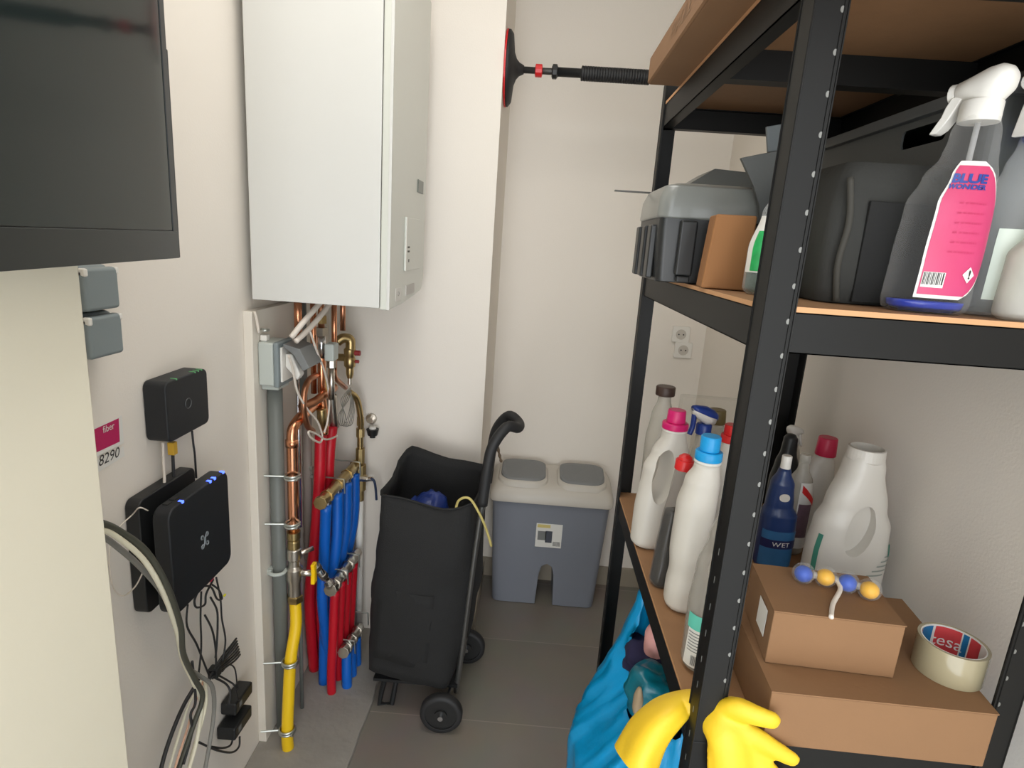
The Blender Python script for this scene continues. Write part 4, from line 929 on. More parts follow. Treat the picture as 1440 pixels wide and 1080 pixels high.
text('brand_lettering', 'WONDER', 0.0068, pf.wrap(-94, 0.1385, 0.0026), M_navy, t, bold=0.0003)
for i in range(12):
    z = 0.122 - i * 0.0052; text('small_print', 'iiii iii iiiiiii ii iiiii iii ii', 0.0032, pf.wrap(-78, z, 0.0024), mat('label print', s2l(190, 40, 90), 0.5), lb) if i % 2 == 0 else None
obj('barcode_panel', pf.patch(0.030, 0.047, -114, -90, 0.0022, 4, 6), M_label, t)
bm = nb()
for i in range(13):
    aa = -113 + i * 1.75; w_ = 0.7 + 0.5 * (i % 3 == 0)
    sb = pf.patch(0.033, 0.0465, aa, aa + w_, 0.0026, 2, 1); me_ = bpy.data.meshes.new('t'); sb.to_mesh(me_); sb.free(); bm.from_mesh(me_); bpy.data.meshes.remove(me_)
obj('barcode', bm, M_dark, t)
fw = pf.wrap(-62, 0.046, 0.0024)
bm = nb(); bm.faces.new([bm.verts.new(fw(u, v)) for u, v in ((0, -0.009), (0.008, 0), (0, 0.009), (-0.008, 0))]); obj('hazard_diamond', bm, M_label, t)
text('hazard_mark', '!', 0.013, pf.wrap(-62, 0.046, 0.0030), M_dark, t, bold=0.0004)
obj('dip_tube', cyl(nb(), (0.010, 0, 0.02), (0.014, 0, 0.210), 0.003), clear('dip tube', (0.9, 0.9, 0.9), 0.5, (0.7, 0.7, 0.7)), t, smooth=True)
spray_head(t, 0.014, 0.209, M_white, s=1.2, rot=radians(-52), hs=0.70, ln=0.66)
# spray bottle 2, partly out of frame
pf2 = Prof([(0, 0.036, 0.024, 0), (0.012, 0.039, 0.026, 0), (0.08, 0.038, 0.026, 0), (0.14, 0.036, 0.025, 0.002), (0.17, 0.028, 0.022, 0.005), (0.195, 0.0205, 0.019, 0.007), (0.215, 0.0165, 0.0165, 0.007), (0.228, 0.0145, 0.0145, 0.007)], 2.5)
t = thing('spray_bottle', 'clear spray bottle with white trigger at the right edge of the middle shelf', 'spray bottle', (0.552, 0.738, ZM), radians(8))
obj('body', pf2.body(48), M_clear, t, smooth=True)
obj('blue_neck', Prof([(0.197, 0.0195, 0.018, 0.007), (0.215, 0.0158, 0.0158, 0.007), (0.226, 0.0142, 0.0142, 0.007)], 2.3).body(8), clear('blue tint', (0.45, 0.55, 0.95), 0.35, (0.2, 0.3, 0.7)), t, smooth=True)
obj('label', pf2.patch(0.02, 0.10, -150, -60, 0.001), mat('pale green label', s2l(205, 214, 202), 0.5), t, smooth=True)
spray_head(t, 0.007, 0.221, M_white, s=1.15, side=-1, rot=radians(14), hs=0.75, ln=1.0, drop=0.014)
# third: clear flask with white label in front right
pf3 = Prof([(0, 0.034, 0.018, 0), (0.01, 0.037, 0.020, 0), (0.07, 0.035, 0.020, 0), (0.098, 0.026, 0.018, 0.008), (0.13, 0.014, 0.013, 0.012), (0.165, 0.013, 0.013, 0.012)], 2.4)
t = thing('clear_flask', 'clear plastic flask with white and pale blue label, rightmost on the middle shelf', 'bottle', (0.555, 0.690, ZM), radians(-4))
obj('body', pf3.body(40), M_clearw, t, smooth=True)
obj('label', pf3.patch(0.022, 0.088, -88, -30, 0.001), M_label, t, smooth=True)
obj('label_stripe', pf3.patch(0.020, 0.027, -88, -30, 0.0016, 2, 10), M_bluecap, t, smooth=True)
neck_cap(t, pf3, 0.163, 0.014, 0.02, M_white)

# grey crate
cr = thing('storage_crate', 'large dark grey plastic storage crate with handle hole standing on the middle shelf', 'crate', (0.6, 1.08, ZM))
M_crate = mat('dark grey crate', s2l(82, 84, 82), 0.5, var=0.05, bump=0.05, bscale=200)
cy0, cy1 = 0.775, 1.415
wall = nb()
def cr_ring(z, t, ins=0): 
    return [Vector((u, v, z)) for u, v in rrect(0.535 - 0.012 * t + ins, 0.668 + 0.03 * t - ins, cy0 + 0.012 - 0.01 * t + ins, cy1 - 0.012 + 0.01 * t - ins, 0.02)]
zt_ = ZM + 0.268
loft(wall, [cr_ring(ZM + 0.001, 0), cr_ring(zt_, 1), cr_ring(zt_, 1, 0.003), cr_ring(ZM + 0.006, 0, 0.003)])
slot = prism(nb(), rrect(0.86, 0.96, zt_ - 0.050, zt_ - 0.024, 0.008), 'x', 0.50, 0.56)
wall = eval_bool(wall, slot)
w_ = obj('walls', wall, M_crate, cr, True)
bm = nb(); lp = nb()
o1 = [Vector((u, v, 0)) for u, v in rrect(0.513, 0.706, cy0 - 0.008, cy1 + 0.008, 0.024)]; o2 = [Vector((u, v, 0)) for u, v in rrect(0.524, 0.696, cy0 + 0.003, cy1 - 0.003, 0.02)]
def zz2(r, z): return [Vector((p.x, p.y, z)) for p in r]
rings = [zz2(o2, zt_ - 0.014), zz2(o1, zt_ - 0.014), zz2(o1, zt_ + 0.002), zz2(o2, zt_ + 0.002), zz2(o2, zt_ - 0.014)]
loft(bm, rings, False, False); obj('rim', bm, mat('crate rim', s2l(88, 90, 90), 0.45), cr, True, bevel=0.001)
bm = nb()
for i in range(11):
    for j in range(5):
        y = 0.82 + i * 0.03; z = ZM + 0.03 + j * 0.022
        xf = 0.535 - 0.012 * (z - ZM) / 0.268 - 0.0012
        box(bm, xf, xf + 0.001, y, y + 0.018, z, z + 0.012)
obj('cover', bx(0.527, 0.692, cy0 + 0.006, cy1 - 0.006, zt_ - 0.003, zt_ + 0.004), M_crate, cr, True, bevel=0.002)  # unseen cover added to block light, so the handle hole stays dark
obj('mesh_panel', bm, mat('mesh dark', s2l(52, 53, 51), 0.6), cr, True)
t = thing('folded_panel', 'dark grey folded plastic panel standing behind the green soap bottle near the crate', 'panel', P(1075, 400, y=0.985))
def slab(pts, y, th): 
    q = [P(a, b, y=y) for a, b in pts]; return loft(nb(), [q, [p + Vector((0, th, 0)) for p in q]])
b0 = P(1072, 404, y=0.985); lowz = ZM + 0.001
q = [P(1042, 222, y=0.985), P(1112, 208, y=0.985), P(1128, 300, y=0.985), P(1120, 380, y=0.985), P(1078, 380, y=0.985), P(1068, 290, y=0.985), P(1060, 262, y=0.985)]
q[3].z = lowz; q[4].z = lowz
obj('panel', loft(nb(), [q, [p + Vector((0, 0.008, 0)) for p in q]]), M_crate, t, True, bevel=0.001)
obj('upper_tab', slab([(1078, 178), (1112, 172), (1112, 210), (1080, 214)], 0.994, 0.006), mat('tab grey', s2l(96, 102, 104), 0.5), t, True, bevel=0.001)

t = thing('fabric_bag', 'low black fabric bag with mesh pocket between rack post and pink-labelled spray bottle', 'bag', (0.437, 0.86, ZM))
M_fab = mat('black fabric', s2l(52, 52, 49), 0.9, bump=0.4, bscale=60, var=0.1, vscale=25)
rr_ = []
for z, i_ in ((0.001, 0.004), (0.02, 0.0), (0.09, -0.001), (0.150, 0.004), (0.172, 0.016)):
    ring = [Vector((u, v, ZM + z)) for u, v in rrect(0.356 + i_, 0.518 - i_ * 0.5, 0.765 + i_, 0.975 - i_, 0.02, 6)]
    rr_.append([p + Vector((0.003 * noise.noise(p * 30), 0.003 * noise.noise(p * 26 + Vector((3, 0, 0))), 0)) if z > 0.01 else p for p in ring])
obj('body', loft(nb(), rr_), M_fab, t, True, smooth=True, bevel=0.002)
obj('mesh_pocket', bx(0.395, 0.500, 0.7605, 0.7655, ZM + 0.004, ZM + 0.125), mat('mesh pocket', s2l(30, 30, 29), 0.9, bump=0.15, bscale=300), t, True, bevel=0.001)
obj('strap', tube(nb(), [(0.366, 0.762, ZM + 0.15), (0.372, 0.757, ZM + 0.10), (0.368, 0.757, ZM + 0.05), (0.376, 0.760, ZM + 0.004)], 0.004, 6), mat('strap dark', s2l(62, 60, 54), 0.8), t, True, smooth=True)

# organiser case with smoky lid, overhanging the left edge
oc = thing('tool_case', 'black case with smoky grey translucent lid overhanging the left side of the middle shelf', 'case', (0.27, 1.12, ZM))
xa, xb, ya, yb = 0.195, 0.415, 1.005, 1.20
z0, z1 = ZM + 0.001, ZM + 0.105
M_case = mat('case black', (0.018, 0.019, 0.019), 0.38)
obj('base', loft(nb(), [[Vector((u, v, z)) for u, v in rrect(xa + i_, xb - i_, ya + i_, yb - i_, 0.012)] for z, i_ in ((z0, 0.006), (z0 + 0.02, 0.004), (z1 - 0.02, 0.0), (z1, 0.0))]), M_case, oc, True, bevel=0.002)
ld = obj('lid', loft(nb(), [[Vector((u, v, z)) for u, v in rrect(xa - 0.004 + i_, xb + 0.004 - i_, ya - 0.004 + i_, yb + 0.004 - i_, 0.022)] for z, i_ in ((z1 - 0.002, 0), (z1 + 0.03, 0.002), (z1 + 0.05, 0.010), (z1 + 0.056, 0.03))]), mat('smoky lid grey', s2l(120, 122, 118), 0.3, coat=0.3, var=0.05), oc, True, bevel=0.004, seg=3)
obj('lid_hole', bx(xb - 0.075, xb - 0.05, ya + 0.04, ya + 0.11, z1 + 0.0562, z1 + 0.0568), M_black, ld, True)
for y in (ya - 0.009,):
    for x in (xa + 0.045,):
        l = obj('latch', bx(x - 0.014, x + 0.014, y - 0.004, y + 0.008, z0 + 0.012, z1 - 0.004), M_case, oc, True, bevel=0.004)
        obj('latch_foot', bx(x - 0.011, x + 0.011, y - 0.006, y + 0.008, z0 + 0.001, z0 + 0.012), M_case, l, True, bevel=0.003)
for y in (ya + 0.03, ya + 0.09, ya + 0.15): obj('side_rib', bx(xa - 0.008, xa + 0.003, y, y + 0.03, z0 + 0.004, z1 - 0.012), M_case, oc, True, bevel=0.003)
t = thing('flat_case', 'flat dark case with clear lid lying behind the smoky-lidded case', 'case', (0.36, 1.30, ZM))
obj('base', bx(0.27, 0.46, 1.225, 1.35, ZM + 0.001, ZM + 0.15), M_case, t, True, bevel=0.004)
obj('lid', prism(nb(), [(0.268, ZM + 0.150), (0.275, ZM + 0.175), (0.33, ZM + 0.212), (0.462, ZM + 0.206), (0.462, ZM + 0.150)], 'y', 1.222, 1.352), M_lidg, t, True, bevel=0.002)
a = P(865, 267.5, y=1.21); b = P(925, 270, y=1.21)
t = thing('steel_ruler', 'thin steel blade sticking out to the left above the smoky-lidded case', 'ruler', a)
obj('blade', bx(a.x, 0.24, 1.214, 1.222, a.z - 0.0014, a.z + 0.0014), mat('ruler steel', s2l(80, 78, 74), 0.5, 0.3), t, True)
obj('end', bx(0.24, 0.275, 1.208, 1.222, a.z - 0.03, a.z + 0.003), M_case, t, True, bevel=0.002)
a_ = []
t = thing('kraft_box', 'upright plain brown cardboard sleeve between case and green bottle on the middle shelf', 'box', (0.27, 0.90, ZM))
A_ = [Vector((0.247, 0.905, ZM + 0.001)), Vector((0.310, 0.895, ZM + 0.001)), Vector((0.318, 0.955, ZM + 0.001)), Vector((0.255, 0.965, ZM + 0.001))]
B_ = [Vector((0.256, 0.908, ZM + 0.108)), Vector((0.312, 0.898, ZM + 0.108)), Vector((0.320, 0.955, ZM + 0.108)), Vector((0.262, 0.963, ZM + 0.108))]
obj('sleeve', loft(nb(), [A_, B_]), M_kraft, t, True, bevel=0.003)
# clear green bottle behind post
pfg = Prof([(0, 0.026, 0.018, 0), (0.01, 0.030, 0.020, 0), (0.06, 0.030, 0.020, 0), (0.11, 0.022, 0.016, 0.004), (0.135, 0.012, 0.011, 0.006), (0.165, 0.0105, 0.0105, 0.006)], 2.4)
t = thing('dish_soap_bottle', 'clear bottle with green liquid and green label half hidden by the front rack post', 'bottle', (0.318, 0.845, ZM))
obj('body', pfg.body(40), M_clear, t, smooth=True)
obj('green_liquid', Prof([(0.003, 0.023, 0.015, 0), (0.01, 0.027, 0.0175, 0), (0.048, 0.027, 0.0175, 0)], 2.4).body(10), clear('green liquid', (0.12, 0.45, 0.25), 0.35, (0.02, 0.16, 0.09)), t, smooth=True)
obj('label', pfg.patch(0.030, 0.105, -178, -70, 0.001), M_label, t, smooth=True)
obj('label_art', pfg.patch(0.032, 0.085, -152, -75, 0.0016), mat('label green', s2l(40, 170, 90), 0.4, var=0.4, vscale=90), t, smooth=True)
neck_cap(t, pfg, 0.163, 0.012, 0.02, M_clearw, 'spout')

# ---------------------------------------------------------------- LOWER SHELF
def jug(name, label, loc, rz, h, w, d, m, group=None, through=True, hole=(-0.5, 0.58, 0.16, 0.42), lean=0.0, neck=0.022, tilt=0, shoulder=0.66):
    """detergent jug with a moulded through handle; local x is the wide direction"""
    k = [(0, w * 0.90, d * 0.9, 0), (0.012, w, d, 0), (h * 0.30, w * 1.0, d, 0), (h * shoulder, w * 0.92, d * 0.95, lean * 0.4), (h * (shoulder + 0.14), w * 0.74, d * 0.8, lean * 0.75), (h * 0.92, neck * 1.15, neck * 1.1, lean), (h, neck, neck, lean)]
    pf = Prof(k, 2.5)
    t = thing(name, label, 'bottle', loc, rz, group)
    hx, hz, hw, hh = hole
    cut = nb(); n = 24
    rr = [[Vector((hx * w + 0.5 * lean * (hz) + hw * w * cos(2 * pi * i / n) + 0.30 * hw * w * sin(2 * pi * i / n), y, h * hz + hh * h * 0.5 * sin(2 * pi * i / n))) for i in range(n)] for y in (-0.2, 0.2 if through else -d * 0.42)]
    loft(cut, rr)
    b = eval_bool(pf.body(36, 40), cut)
    obj('body', b, m, t, smooth=True, bevel=0.0035, seg=3)
    return t, pf

# jug 1: white, pink cap (left rear)
t, pf = jug('detergent_jug', 'white detergent jug with magenta cap and moulded handle, leftmost on the lower shelf', (0.296, 1.175, ZL), radians(18), 0.262, 0.052, 0.034, M_whitejug, hole=(-0.36, 0.62, 0.40, 0.44), lean=0.014, neck=0.021)
neck_cap(t, pf, 0.258, 0.0265, 0.014, M_pink, 'cap_skirt'); neck_cap(t, pf, 0.272, 0.019, 0.026, M_pink, 'cap', r2=0.018)
obj('neck_ring', lathe(nb(), [(0.0255, 0.254), (0.0262, 0.258)], 24, (0.014, 0)), M_white, t)
obj('pink_mark', pf.patch(0.045, 0.068, -62, -35, 0.001), M_pinkl, t, smooth=True)
obj('pink_mark', pf.patch(0.10, 0.112, -55, -35, 0.001), M_pinkl, t, smooth=True)
# clear bottle, brown cap
pf = Prof([(0, 0.030, 0.030, 0), (0.01, 0.033, 0.033, 0), (0.17, 0.033, 0.033, 0), (0.23, 0.026, 0.026, 0), (0.27, 0.015, 0.015, 0), (0.282, 0.0145, 0.0145, 0)], 2.2)
t = thing('clear_bottle', 'tall clear bottle with dark brown cap at the back left of the lower shelf', 'bottle', (0.327, 1.375, ZL))
obj('body', pf.body(30), M_clearw, t, smooth=True); neck_cap(t, pf, 0.280, 0.0225, 0.022, mat('brown cap', s2l(66, 48, 40), 0.45))
# clear tub behind
t = thing('clear_tub', 'large colourless plastic tub standing behind the bottles on the lower shelf', 'tub', (0.44, 1.395, ZL))
obj('shell', bx(0.375, 0.545, 1.395, 1.43, ZL + 0.001, ZL + 0.275), clear('faint tub', (0.97, 0.97, 0.96), 0.05, (0.7, 0.7, 0.68), 0.2), t, True, bevel=0.006)
# blue trigger spray
pf = Prof([(0, 0.028, 0.02, 0), (0.01, 0.031, 0.022, 0), (0.12, 0.030, 0.022, 0), (0.17, 0.02, 0.017, 0), (0.20, 0.0145, 0.014, 0), (0.222, 0.014, 0.014, 0)], 2.4)
t = thing('spray_bottle', 'spray bottle with royal blue and white trigger head behind the magenta-capped jug', 'spray bottle', (0.405, 1.30, ZL), radians(200))
obj('body', pf.body(30), M_clearw, t, smooth=True)
obj('collar', lathe(nb(), [(0.0175, 0.215), (0.0175, 0.236), (0.015, 0.240)], 24), M_navy, t, bevel=0.001)
rings = []
for a, z_, ry, rz_ in ((-0.036, 0.276, 0.007, 0.006), (-0.026, 0.272, 0.012, 0.011), (0.0, 0.262, 0.016, 0.018), (0.02, 0.256, 0.015, 0.015), (0.03, 0.254, 0.008, 0.008)):
    rings.append([Vector((-a, ry * cos(2 * pi * i / 20), z_ + rz_ * sin(2 * pi * i / 20))) for i in range(20)])
obj('spray_head', loft(nb(), rings), M_navy, t, smooth=True)
obj('head_underside', loft(nb(), [[v + Vector((0, 0, -0.006)) for v in r_] for r_ in rings[:4]]), M_white, t, smooth=True)
obj('trigger', tube(nb(), [(0.030, 0, 0.262), (0.030, 0, 0.235), (0.036, 0, 0.215)], 0.006, 8), M_navy, t, smooth=True)
# olive cap
pf = Prof([(0, 0.028, 0.024, 0), (0.01, 0.031, 0.026, 0), (0.16, 0.030, 0.026, 0), (0.20, 0.022, 0.02, 0), (0.225, 0.018, 0.018, 0)], 2.4)
t = thing('cleaner_bottle', 'bottle with round olive brown cap behind the blue spray head', 'bottle', (0.452, 1.365, ZL))
obj('body', pf.body(30), M_clearw, t, smooth=True); neck_cap(t, pf, 0.224, 0.0215, 0.034, mat('olive cap', s2l(120, 104, 62), 0.45), r2=0.019)
# red cap rear
pf = Prof([(0, 0.028, 0.026, 0), (0.01, 0.031, 0.028, 0), (0.16, 0.030, 0.027, 0), (0.20, 0.022, 0.021, 0), (0.222, 0.019, 0.019, 0)], 2.4)
t = thing('cleaner_bottle', 'white bottle with red flip cap half hidden behind the front post on the lower shelf', 'bottle', (0.446, 1.235, ZL))
obj('body', pf.body(30), M_whitejug, t, smooth=True); neck_cap(t, pf, 0.221, 0.0215, 0.017, M_redcap, 'cap_skirt'); neck_cap(t, pf, 0.238, 0.017, 0.022, M_redcap)
# dish soap 1 & 2
pfs = Prof([(0, 0.023, 0.018, 0), (0.010, 0.026, 0.020, 0), (0.06, 0.0255, 0.020, 0), (0.13, 0.023, 0.018, 0), (0.19, 0.017, 0.015, 0), (0.225, 0.0145, 0.014, 0), (0.232, 0.014, 0.014, 0)], 2.4)
t = thing('dish_soap_bottle', 'see-through dark dish soap bottle with red cap in front of the magenta-capped jug', 'bottle', (0.281, 1.015, ZL), radians(30), rot=(0, radians(3), radians(20)))
obj('body', pfs.body(40), clear('soap clear', (0.90, 0.88, 0.87), 0.14, s2l(150, 146, 142), 0.10), t, smooth=True)
obj('dark_liquid', Prof([(0.003, 0.021, 0.016, 0), (0.010, 0.024, 0.018, 0), (0.06, 0.0235, 0.018, 0), (0.13, 0.021, 0.016, 0), (0.15, 0.0195, 0.015, 0)], 2.4).body(20), mat('dark soap', s2l(26, 28, 28), 0.15), t, smooth=True)
cp = neck_cap(t, pfs, 0.230, 0.0165, 0.019, M_redcap); obj('cap_spout', lathe(nb(), [(0.013, 0.248), (0.012, 0.254), (0.006, 0.259)], 20), M_redcap, cp)
t = thing('dish_soap_bottle', 'second see-through soap bottle with small red cap squeezed beside the first', 'bottle', (0.314, 1.03, ZL), rot=(0, radians(1), radians(20)))
obj('body', Prof([(a, b * 0.72, c, d) for a, b, c, d in [(k[0] * 0.93, k[1], k[2], k[3]) for k in pfs.k]], 2.4).body(30), MATS['soap clear'], t, smooth=True)
neck_cap(t, pfs, 0.214, 0.0105, 0.019, M_redcap)
# white slim bottle, sky-blue cap
pf = Prof([(0, 0.027, 0.034, 0), (0.012, 0.031, 0.038, 0), (0.04, 0.031, 0.038, 0), (0.07, 0.0285, 0.036, 0), (0.11, 0.032, 0.038, 0), (0.19, 0.033, 0.038, 0.002), (0.235, 0.029, 0.032, 0.006), (0.262, 0.0215, 0.0215, 0.010), (0.270, 0.0205, 0.0205, 0.010)], 2.3)
t = thing('detergent_bottle', 'slim white detergent bottle with sky blue cap next to the front rack post', 'bottle', (0.302, 0.955, ZL), radians(-10))
obj('body', pf.body(44), M_whitejug, t, smooth=True)
neck_cap(t, pf, 0.270, 0.0225, 0.005, M_white, 'neck_ring'); neck_cap(t, pf, 0.275, 0.0225, 0.016, M_bluecap, 'cap_skirt'); neck_cap(t, pf, 0.291, 0.0165, 0.026, M_bluecap)
# label bottle by post
pf = Prof([(0, 0.023, 0.030, 0), (0.01, 0.027, 0.033, 0), (0.10, 0.028, 0.034, 0), (0.16, 0.026, 0.032, 0.002), (0.21, 0.019, 0.024, 0.006), (0.25, 0.012, 0.013, 0.008), (0.27, 0.011, 0.011, 0.008)], 2.3)
t = thing('cleaner_bottle', 'clear bottle with white and turquoise label right behind the front rack post', 'bottle', (0.293, 0.800, ZL), radians(-12))
obj('body', pf.body(44), clear('frosted bottle', (0.90, 0.90, 0.88), 0.38, s2l(190, 186, 178), 0.15), t, smooth=True)
obj('label', pf.patch(0.012, 0.090, lambda q: -150 + 10 * q, -70, 0.001), M_label, t, smooth=True)
obj('label_band', pf.patch(0.074, 0.098, lambda q: -148, lambda q: -72, 0.0016), mat('turquoise', s2l(96, 196, 176), 0.5), t, smooth=True)
bm = nb()
for i in range(10):
    sb = pf.patch(0.016, 0.032, -120 + i * 3, -118.6 + i * 3, 0.0018, 2, 1); me_ = bpy.data.meshes.new('t'); sb.to_mesh(me_); sb.free(); bm.from_mesh(me_); bpy.data.meshes.remove(me_)
obj('barcode', bm, M_dark, t)
bm = nb()
for i in range(7):
    sb = pf.patch(0.038 + i * 0.005, 0.0395 + i * 0.005, -138, -88 - 6 * (i % 3), 0.0018, 1, 8); me_ = bpy.data.meshes.new('t'); sb.to_mesh(me_); sb.free(); bm.from_mesh(me_); bpy.data.meshes.remove(me_)
obj('small_print', bm, M_greytxt, t)
neck_cap(t, pf, 0.268, 0.0125, 0.026, M_white)
# blue bottle WET
pf = Prof([(0, 0.031, 0.025, 0), (0.01, 0.035, 0.028, 0), (0.085, 0.035, 0.028, 0), (0.115, 0.034, 0.027, 0), (0.135, 0.026, 0.022, -0.003), (0.18, 0.022, 0.02, -0.004), (0.205, 0.012, 0.012, -0.004), (0.212, 0.010, 0.010, -0.004)], 2.4)
t = thing('blue_bottle', 'blue cleaning bottle with white cap and white lettering behind the small cardboard box', 'bottle', (0.522, 1.12, ZL))
obj('body', pf.body(40), mat('navy blue bottle', s2l(30, 52, 98), 0.3), t, smooth=True)
obj('label', pf.patch(0.012, 0.088, -155, -25, 0.001), mat('blue label', s2l(44, 96, 140), 0.4, var=0.3, vscale=30), t, smooth=True)
obj('label_band', pf.patch(0.052, 0.070, -155, -25, 0.0016), mat('navy band', s2l(24, 28, 72), 0.4), t, smooth=True)
text('lettering', 'WET', 0.013, pf.wrap(-88, 0.061, 0.0024), M_label, t)
fw = pf.wrap(-92, 0.158, 0.002); bm = nb(); bm.faces.new([bm.verts.new(fw(0.008 * cos(2 * pi * i / 20), 0.008 * sin(2 * pi * i / 20))) for i in range(20)]); obj('round_emblem', bm, M_binl, t)
neck_cap(t, pf, 0.210, 0.0095, 0.028, M_white)
# black bottle
pf = Prof([(0, 0.026, 0.022, 0), (0.01, 0.030, 0.025, 0), (0.13, 0.030, 0.025, 0), (0.17, 0.024, 0.02, 0), (0.20, 0.016, 0.015, 0), (0.23, 0.014, 0.014, 0), (0.238, 0.008, 0.008, 0)], 2.4)
t = thing('black_bottle', 'plain black bottle between the blue bottle and the rear post on the lower shelf', 'bottle', (0.588, 1.27, ZL))
obj('body', pf.body(30), mat('black bottle', (0.012, 0.013, 0.014), 0.4), t, smooth=True)
# clear with white trigger rear
pf = Prof([(0, 0.026, 0.022, 0), (0.01, 0.030, 0.025, 0), (0.12, 0.030, 0.025, 0), (0.17, 0.02, 0.018, 0), (0.196, 0.013, 0.013, 0)], 2.4)
t = thing('spray_bottle', 'clear spray bottle with small white head at the far right corner of the lower shelf', 'spray bottle', (0.628, 1.345, ZL), radians(200))
obj('body', pf.body(30), M_clearw, t, smooth=True); spray_head(t, 0, 0.194, M_white, s=0.72)
# red-labelled
pf = Prof([(0, 0.022, 0.022, 0), (0.01, 0.026, 0.026, 0), (0.12, 0.026, 0.026, 0), (0.165, 0.021, 0.021, 0), (0.19, 0.011, 0.011, 0), (0.205, 0.010, 0.010, 0)], 2.3)
t = thing('cleaner_bottle', 'clear bottle with white label and diagonal red stripe left of the big white jug', 'bottle', (0.588, 1.19, ZL))
obj('body', pf.body(30), M_clearw, t, smooth=True)
obj('label', pf.patch(0.02, 0.165, -110, -20, 0.001), M_label, t, smooth=True)
obj('red_stripe', loft(nb(), [[pf.pt(radians(-100 + 8 * i), 0.145 - 0.004 * i + dz, 0.002) for i in range(9)] for dz in (0, 0.016)], closed=False), M_redcap, t)
obj('purple_print', pf.patch(0.045, 0.12, -105, -50, 0.0018), mat('muted purple', s2l(108, 84, 96), 0.5, var=0.4, vscale=60), t, smooth=True)
neck_cap(t, pf, 0.203, 0.011, 0.018, M_clearw)
# pink-capped rear bottle
pf = Prof([(0, 0.034, 0.022, 0), (0.01, 0.038, 0.025, 0), (0.15, 0.036, 0.025, 0), (0.19, 0.026, 0.02, 0.006), (0.21, 0.016, 0.016, 0.010)], 2.4)
t = thing('detergent_bottle', 'white bottle with crimson cap peeking out behind the big white jug', 'bottle', (0.640, 1.235, ZL))
obj('body', pf.body(30), M_whitejug, t, smooth=True); neck_cap(t, pf, 0.208, 0.021, 0.040, mat('crimson cap', s2l(196, 32, 74), 0.4), r2=0.019)
# big white jug on the right, green print
t, pf = jug('detergent_jug', 'large white jug without cap and green print beside the right wall on the lower shelf', (0.628, 1.055, ZL), radians(2), 0.272, 0.074, 0.042, M_whitejug, through=False, hole=(-0.05, 0.50, 0.34, 0.36), lean=0.0, neck=0.030, shoulder=0.50)
obj('neck_ring', lathe(nb(), [(0.031, 0.262), (0.0325, 0.266), (0.031, 0.286), (0.028, 0.287), (0.028, 0.27)], 32, (0.0, 0)), M_whitejug, t, smooth=False)
obj('green_stripe', pf.patch(0.035, 0.12, -160, -148, 0.001), mat('teal print', s2l(60, 130, 112), 0.5), t, smooth=True)
obj('green_print', pf.patch(0.085, 0.110, -38, -24, 0.001), MATS['teal print'], t, smooth=True)
bm = nb()
for i in range(5):
    sb = pf.patch(0.050 + i * 0.009, 0.053 + i * 0.009, -78 + 7 * i, -45 + 6 * i, 0.001, 1, 8); me_ = bpy.data.meshes.new('t'); sb.to_mesh(me_); sb.free(); bm.from_mesh(me_); bpy.data.meshes.remove(me_)
obj('grey_print', bm, mat('print grey green', s2l(150, 156, 146), 0.5), t)

# ---------------------------------------------------------------- BOXES
def quad_box(t, name, base, z0, z1, m, bev=0.0015):
    return obj(name, loft(nb(), [[Vector((x, y, z0)) for x, y in base], [Vector((x, y, z1)) for x, y in base]]), m, t, True, bevel=bev)
Z1 = 0.972
b1 = [(0.336, 0.652), (0.612, 0.646), (0.640, 0.895), (0.350, 0.90)]
t = thing('cardboard_box', 'lower and larger plain cardboard box at the front of the lower shelf', 'box', (0.48, 0.77, ZL))
quad_box(t, 'carton', b1, ZL + 0.0005, Z1, M_card)
obj('lid_flap', loft(nb(), [[Vector((x, y, Z1 + dz)) for x, y in ((0.3355, 0.6515), (0.6125, 0.6455), (0.6405, 0.8955), (0.3495, 0.9005))] for dz in (0.0004, 0.0022)]), M_card, t, True)
Z2 = 1.052
b2 = [(0.346, 0.705), (0.511, 0.695), (0.526, 0.815), (0.360, 0.826)]
t = thing('cardboard_box', 'smaller plain cardboard box stacked on the larger one, carrying the rim block', 'box', (0.43, 0.76, Z1))
quad_box(t, 'carton', b2, Z1 + 0.003, Z2, M_card)
obj('lid_flap', loft(nb(), [[Vector((x, y, Z2 + dz)) for x, y in ((0.3455, 0.7045), (0.5115, 0.6945), (0.5265, 0.8155), (0.3595, 0.8265))] for dz in (0.0004, 0.002)]), M_card, t, True)
obj('shipping_label', loft(nb(), [[Vector((0.3475 + 0.14 * 0.0 + dx, 0.725, Z1 + 0.028)), Vector((0.3515 + dx, 0.762, Z1 + 0.028)), Vector((0.3515 + dx, 0.762, Z1 + 0.068)), Vector((0.3475 + dx, 0.725, Z1 + 0.068))] for dx in (-0.0008, -0.0004)]), M_label, t, True)

# toilet rim block on top of the small box
pc = [P(1130, 806, z=Z2 + 0.016), P(1161, 811, z=Z2 + 0.016), P(1192, 819, z=Z2 + 0.016), P(1223, 829, z=Z2 + 0.016)]
rb = thing('rim_block', 'clear toilet rim block with four blue and yellow balls on the small cardboard box', 'rim block', pc[1] - Vector((0, 0, 0.016)))
M_bb = mat('blue ball', s2l(38, 84, 190), 0.5, var=0.2, vscale=80); M_yb = mat('yellow ball', s2l(240, 180, 30), 0.5)
for i, c in enumerate(pc):
    g = obj('cage', ball(nb(), c, 0.0155, 0.014, 0.0155), clear('cage clear', (0.97, 0.97, 0.97), 0.05, (0.8, 0.8, 0.78), 0.1), rb, True, smooth=True)
    obj('scent_ball', ball(nb(), c + Vector((0, 0, -0.001)), 0.0122, 0.0118, 0.0118), M_bb if i % 2 == 0 else M_yb, g, True, smooth=True)
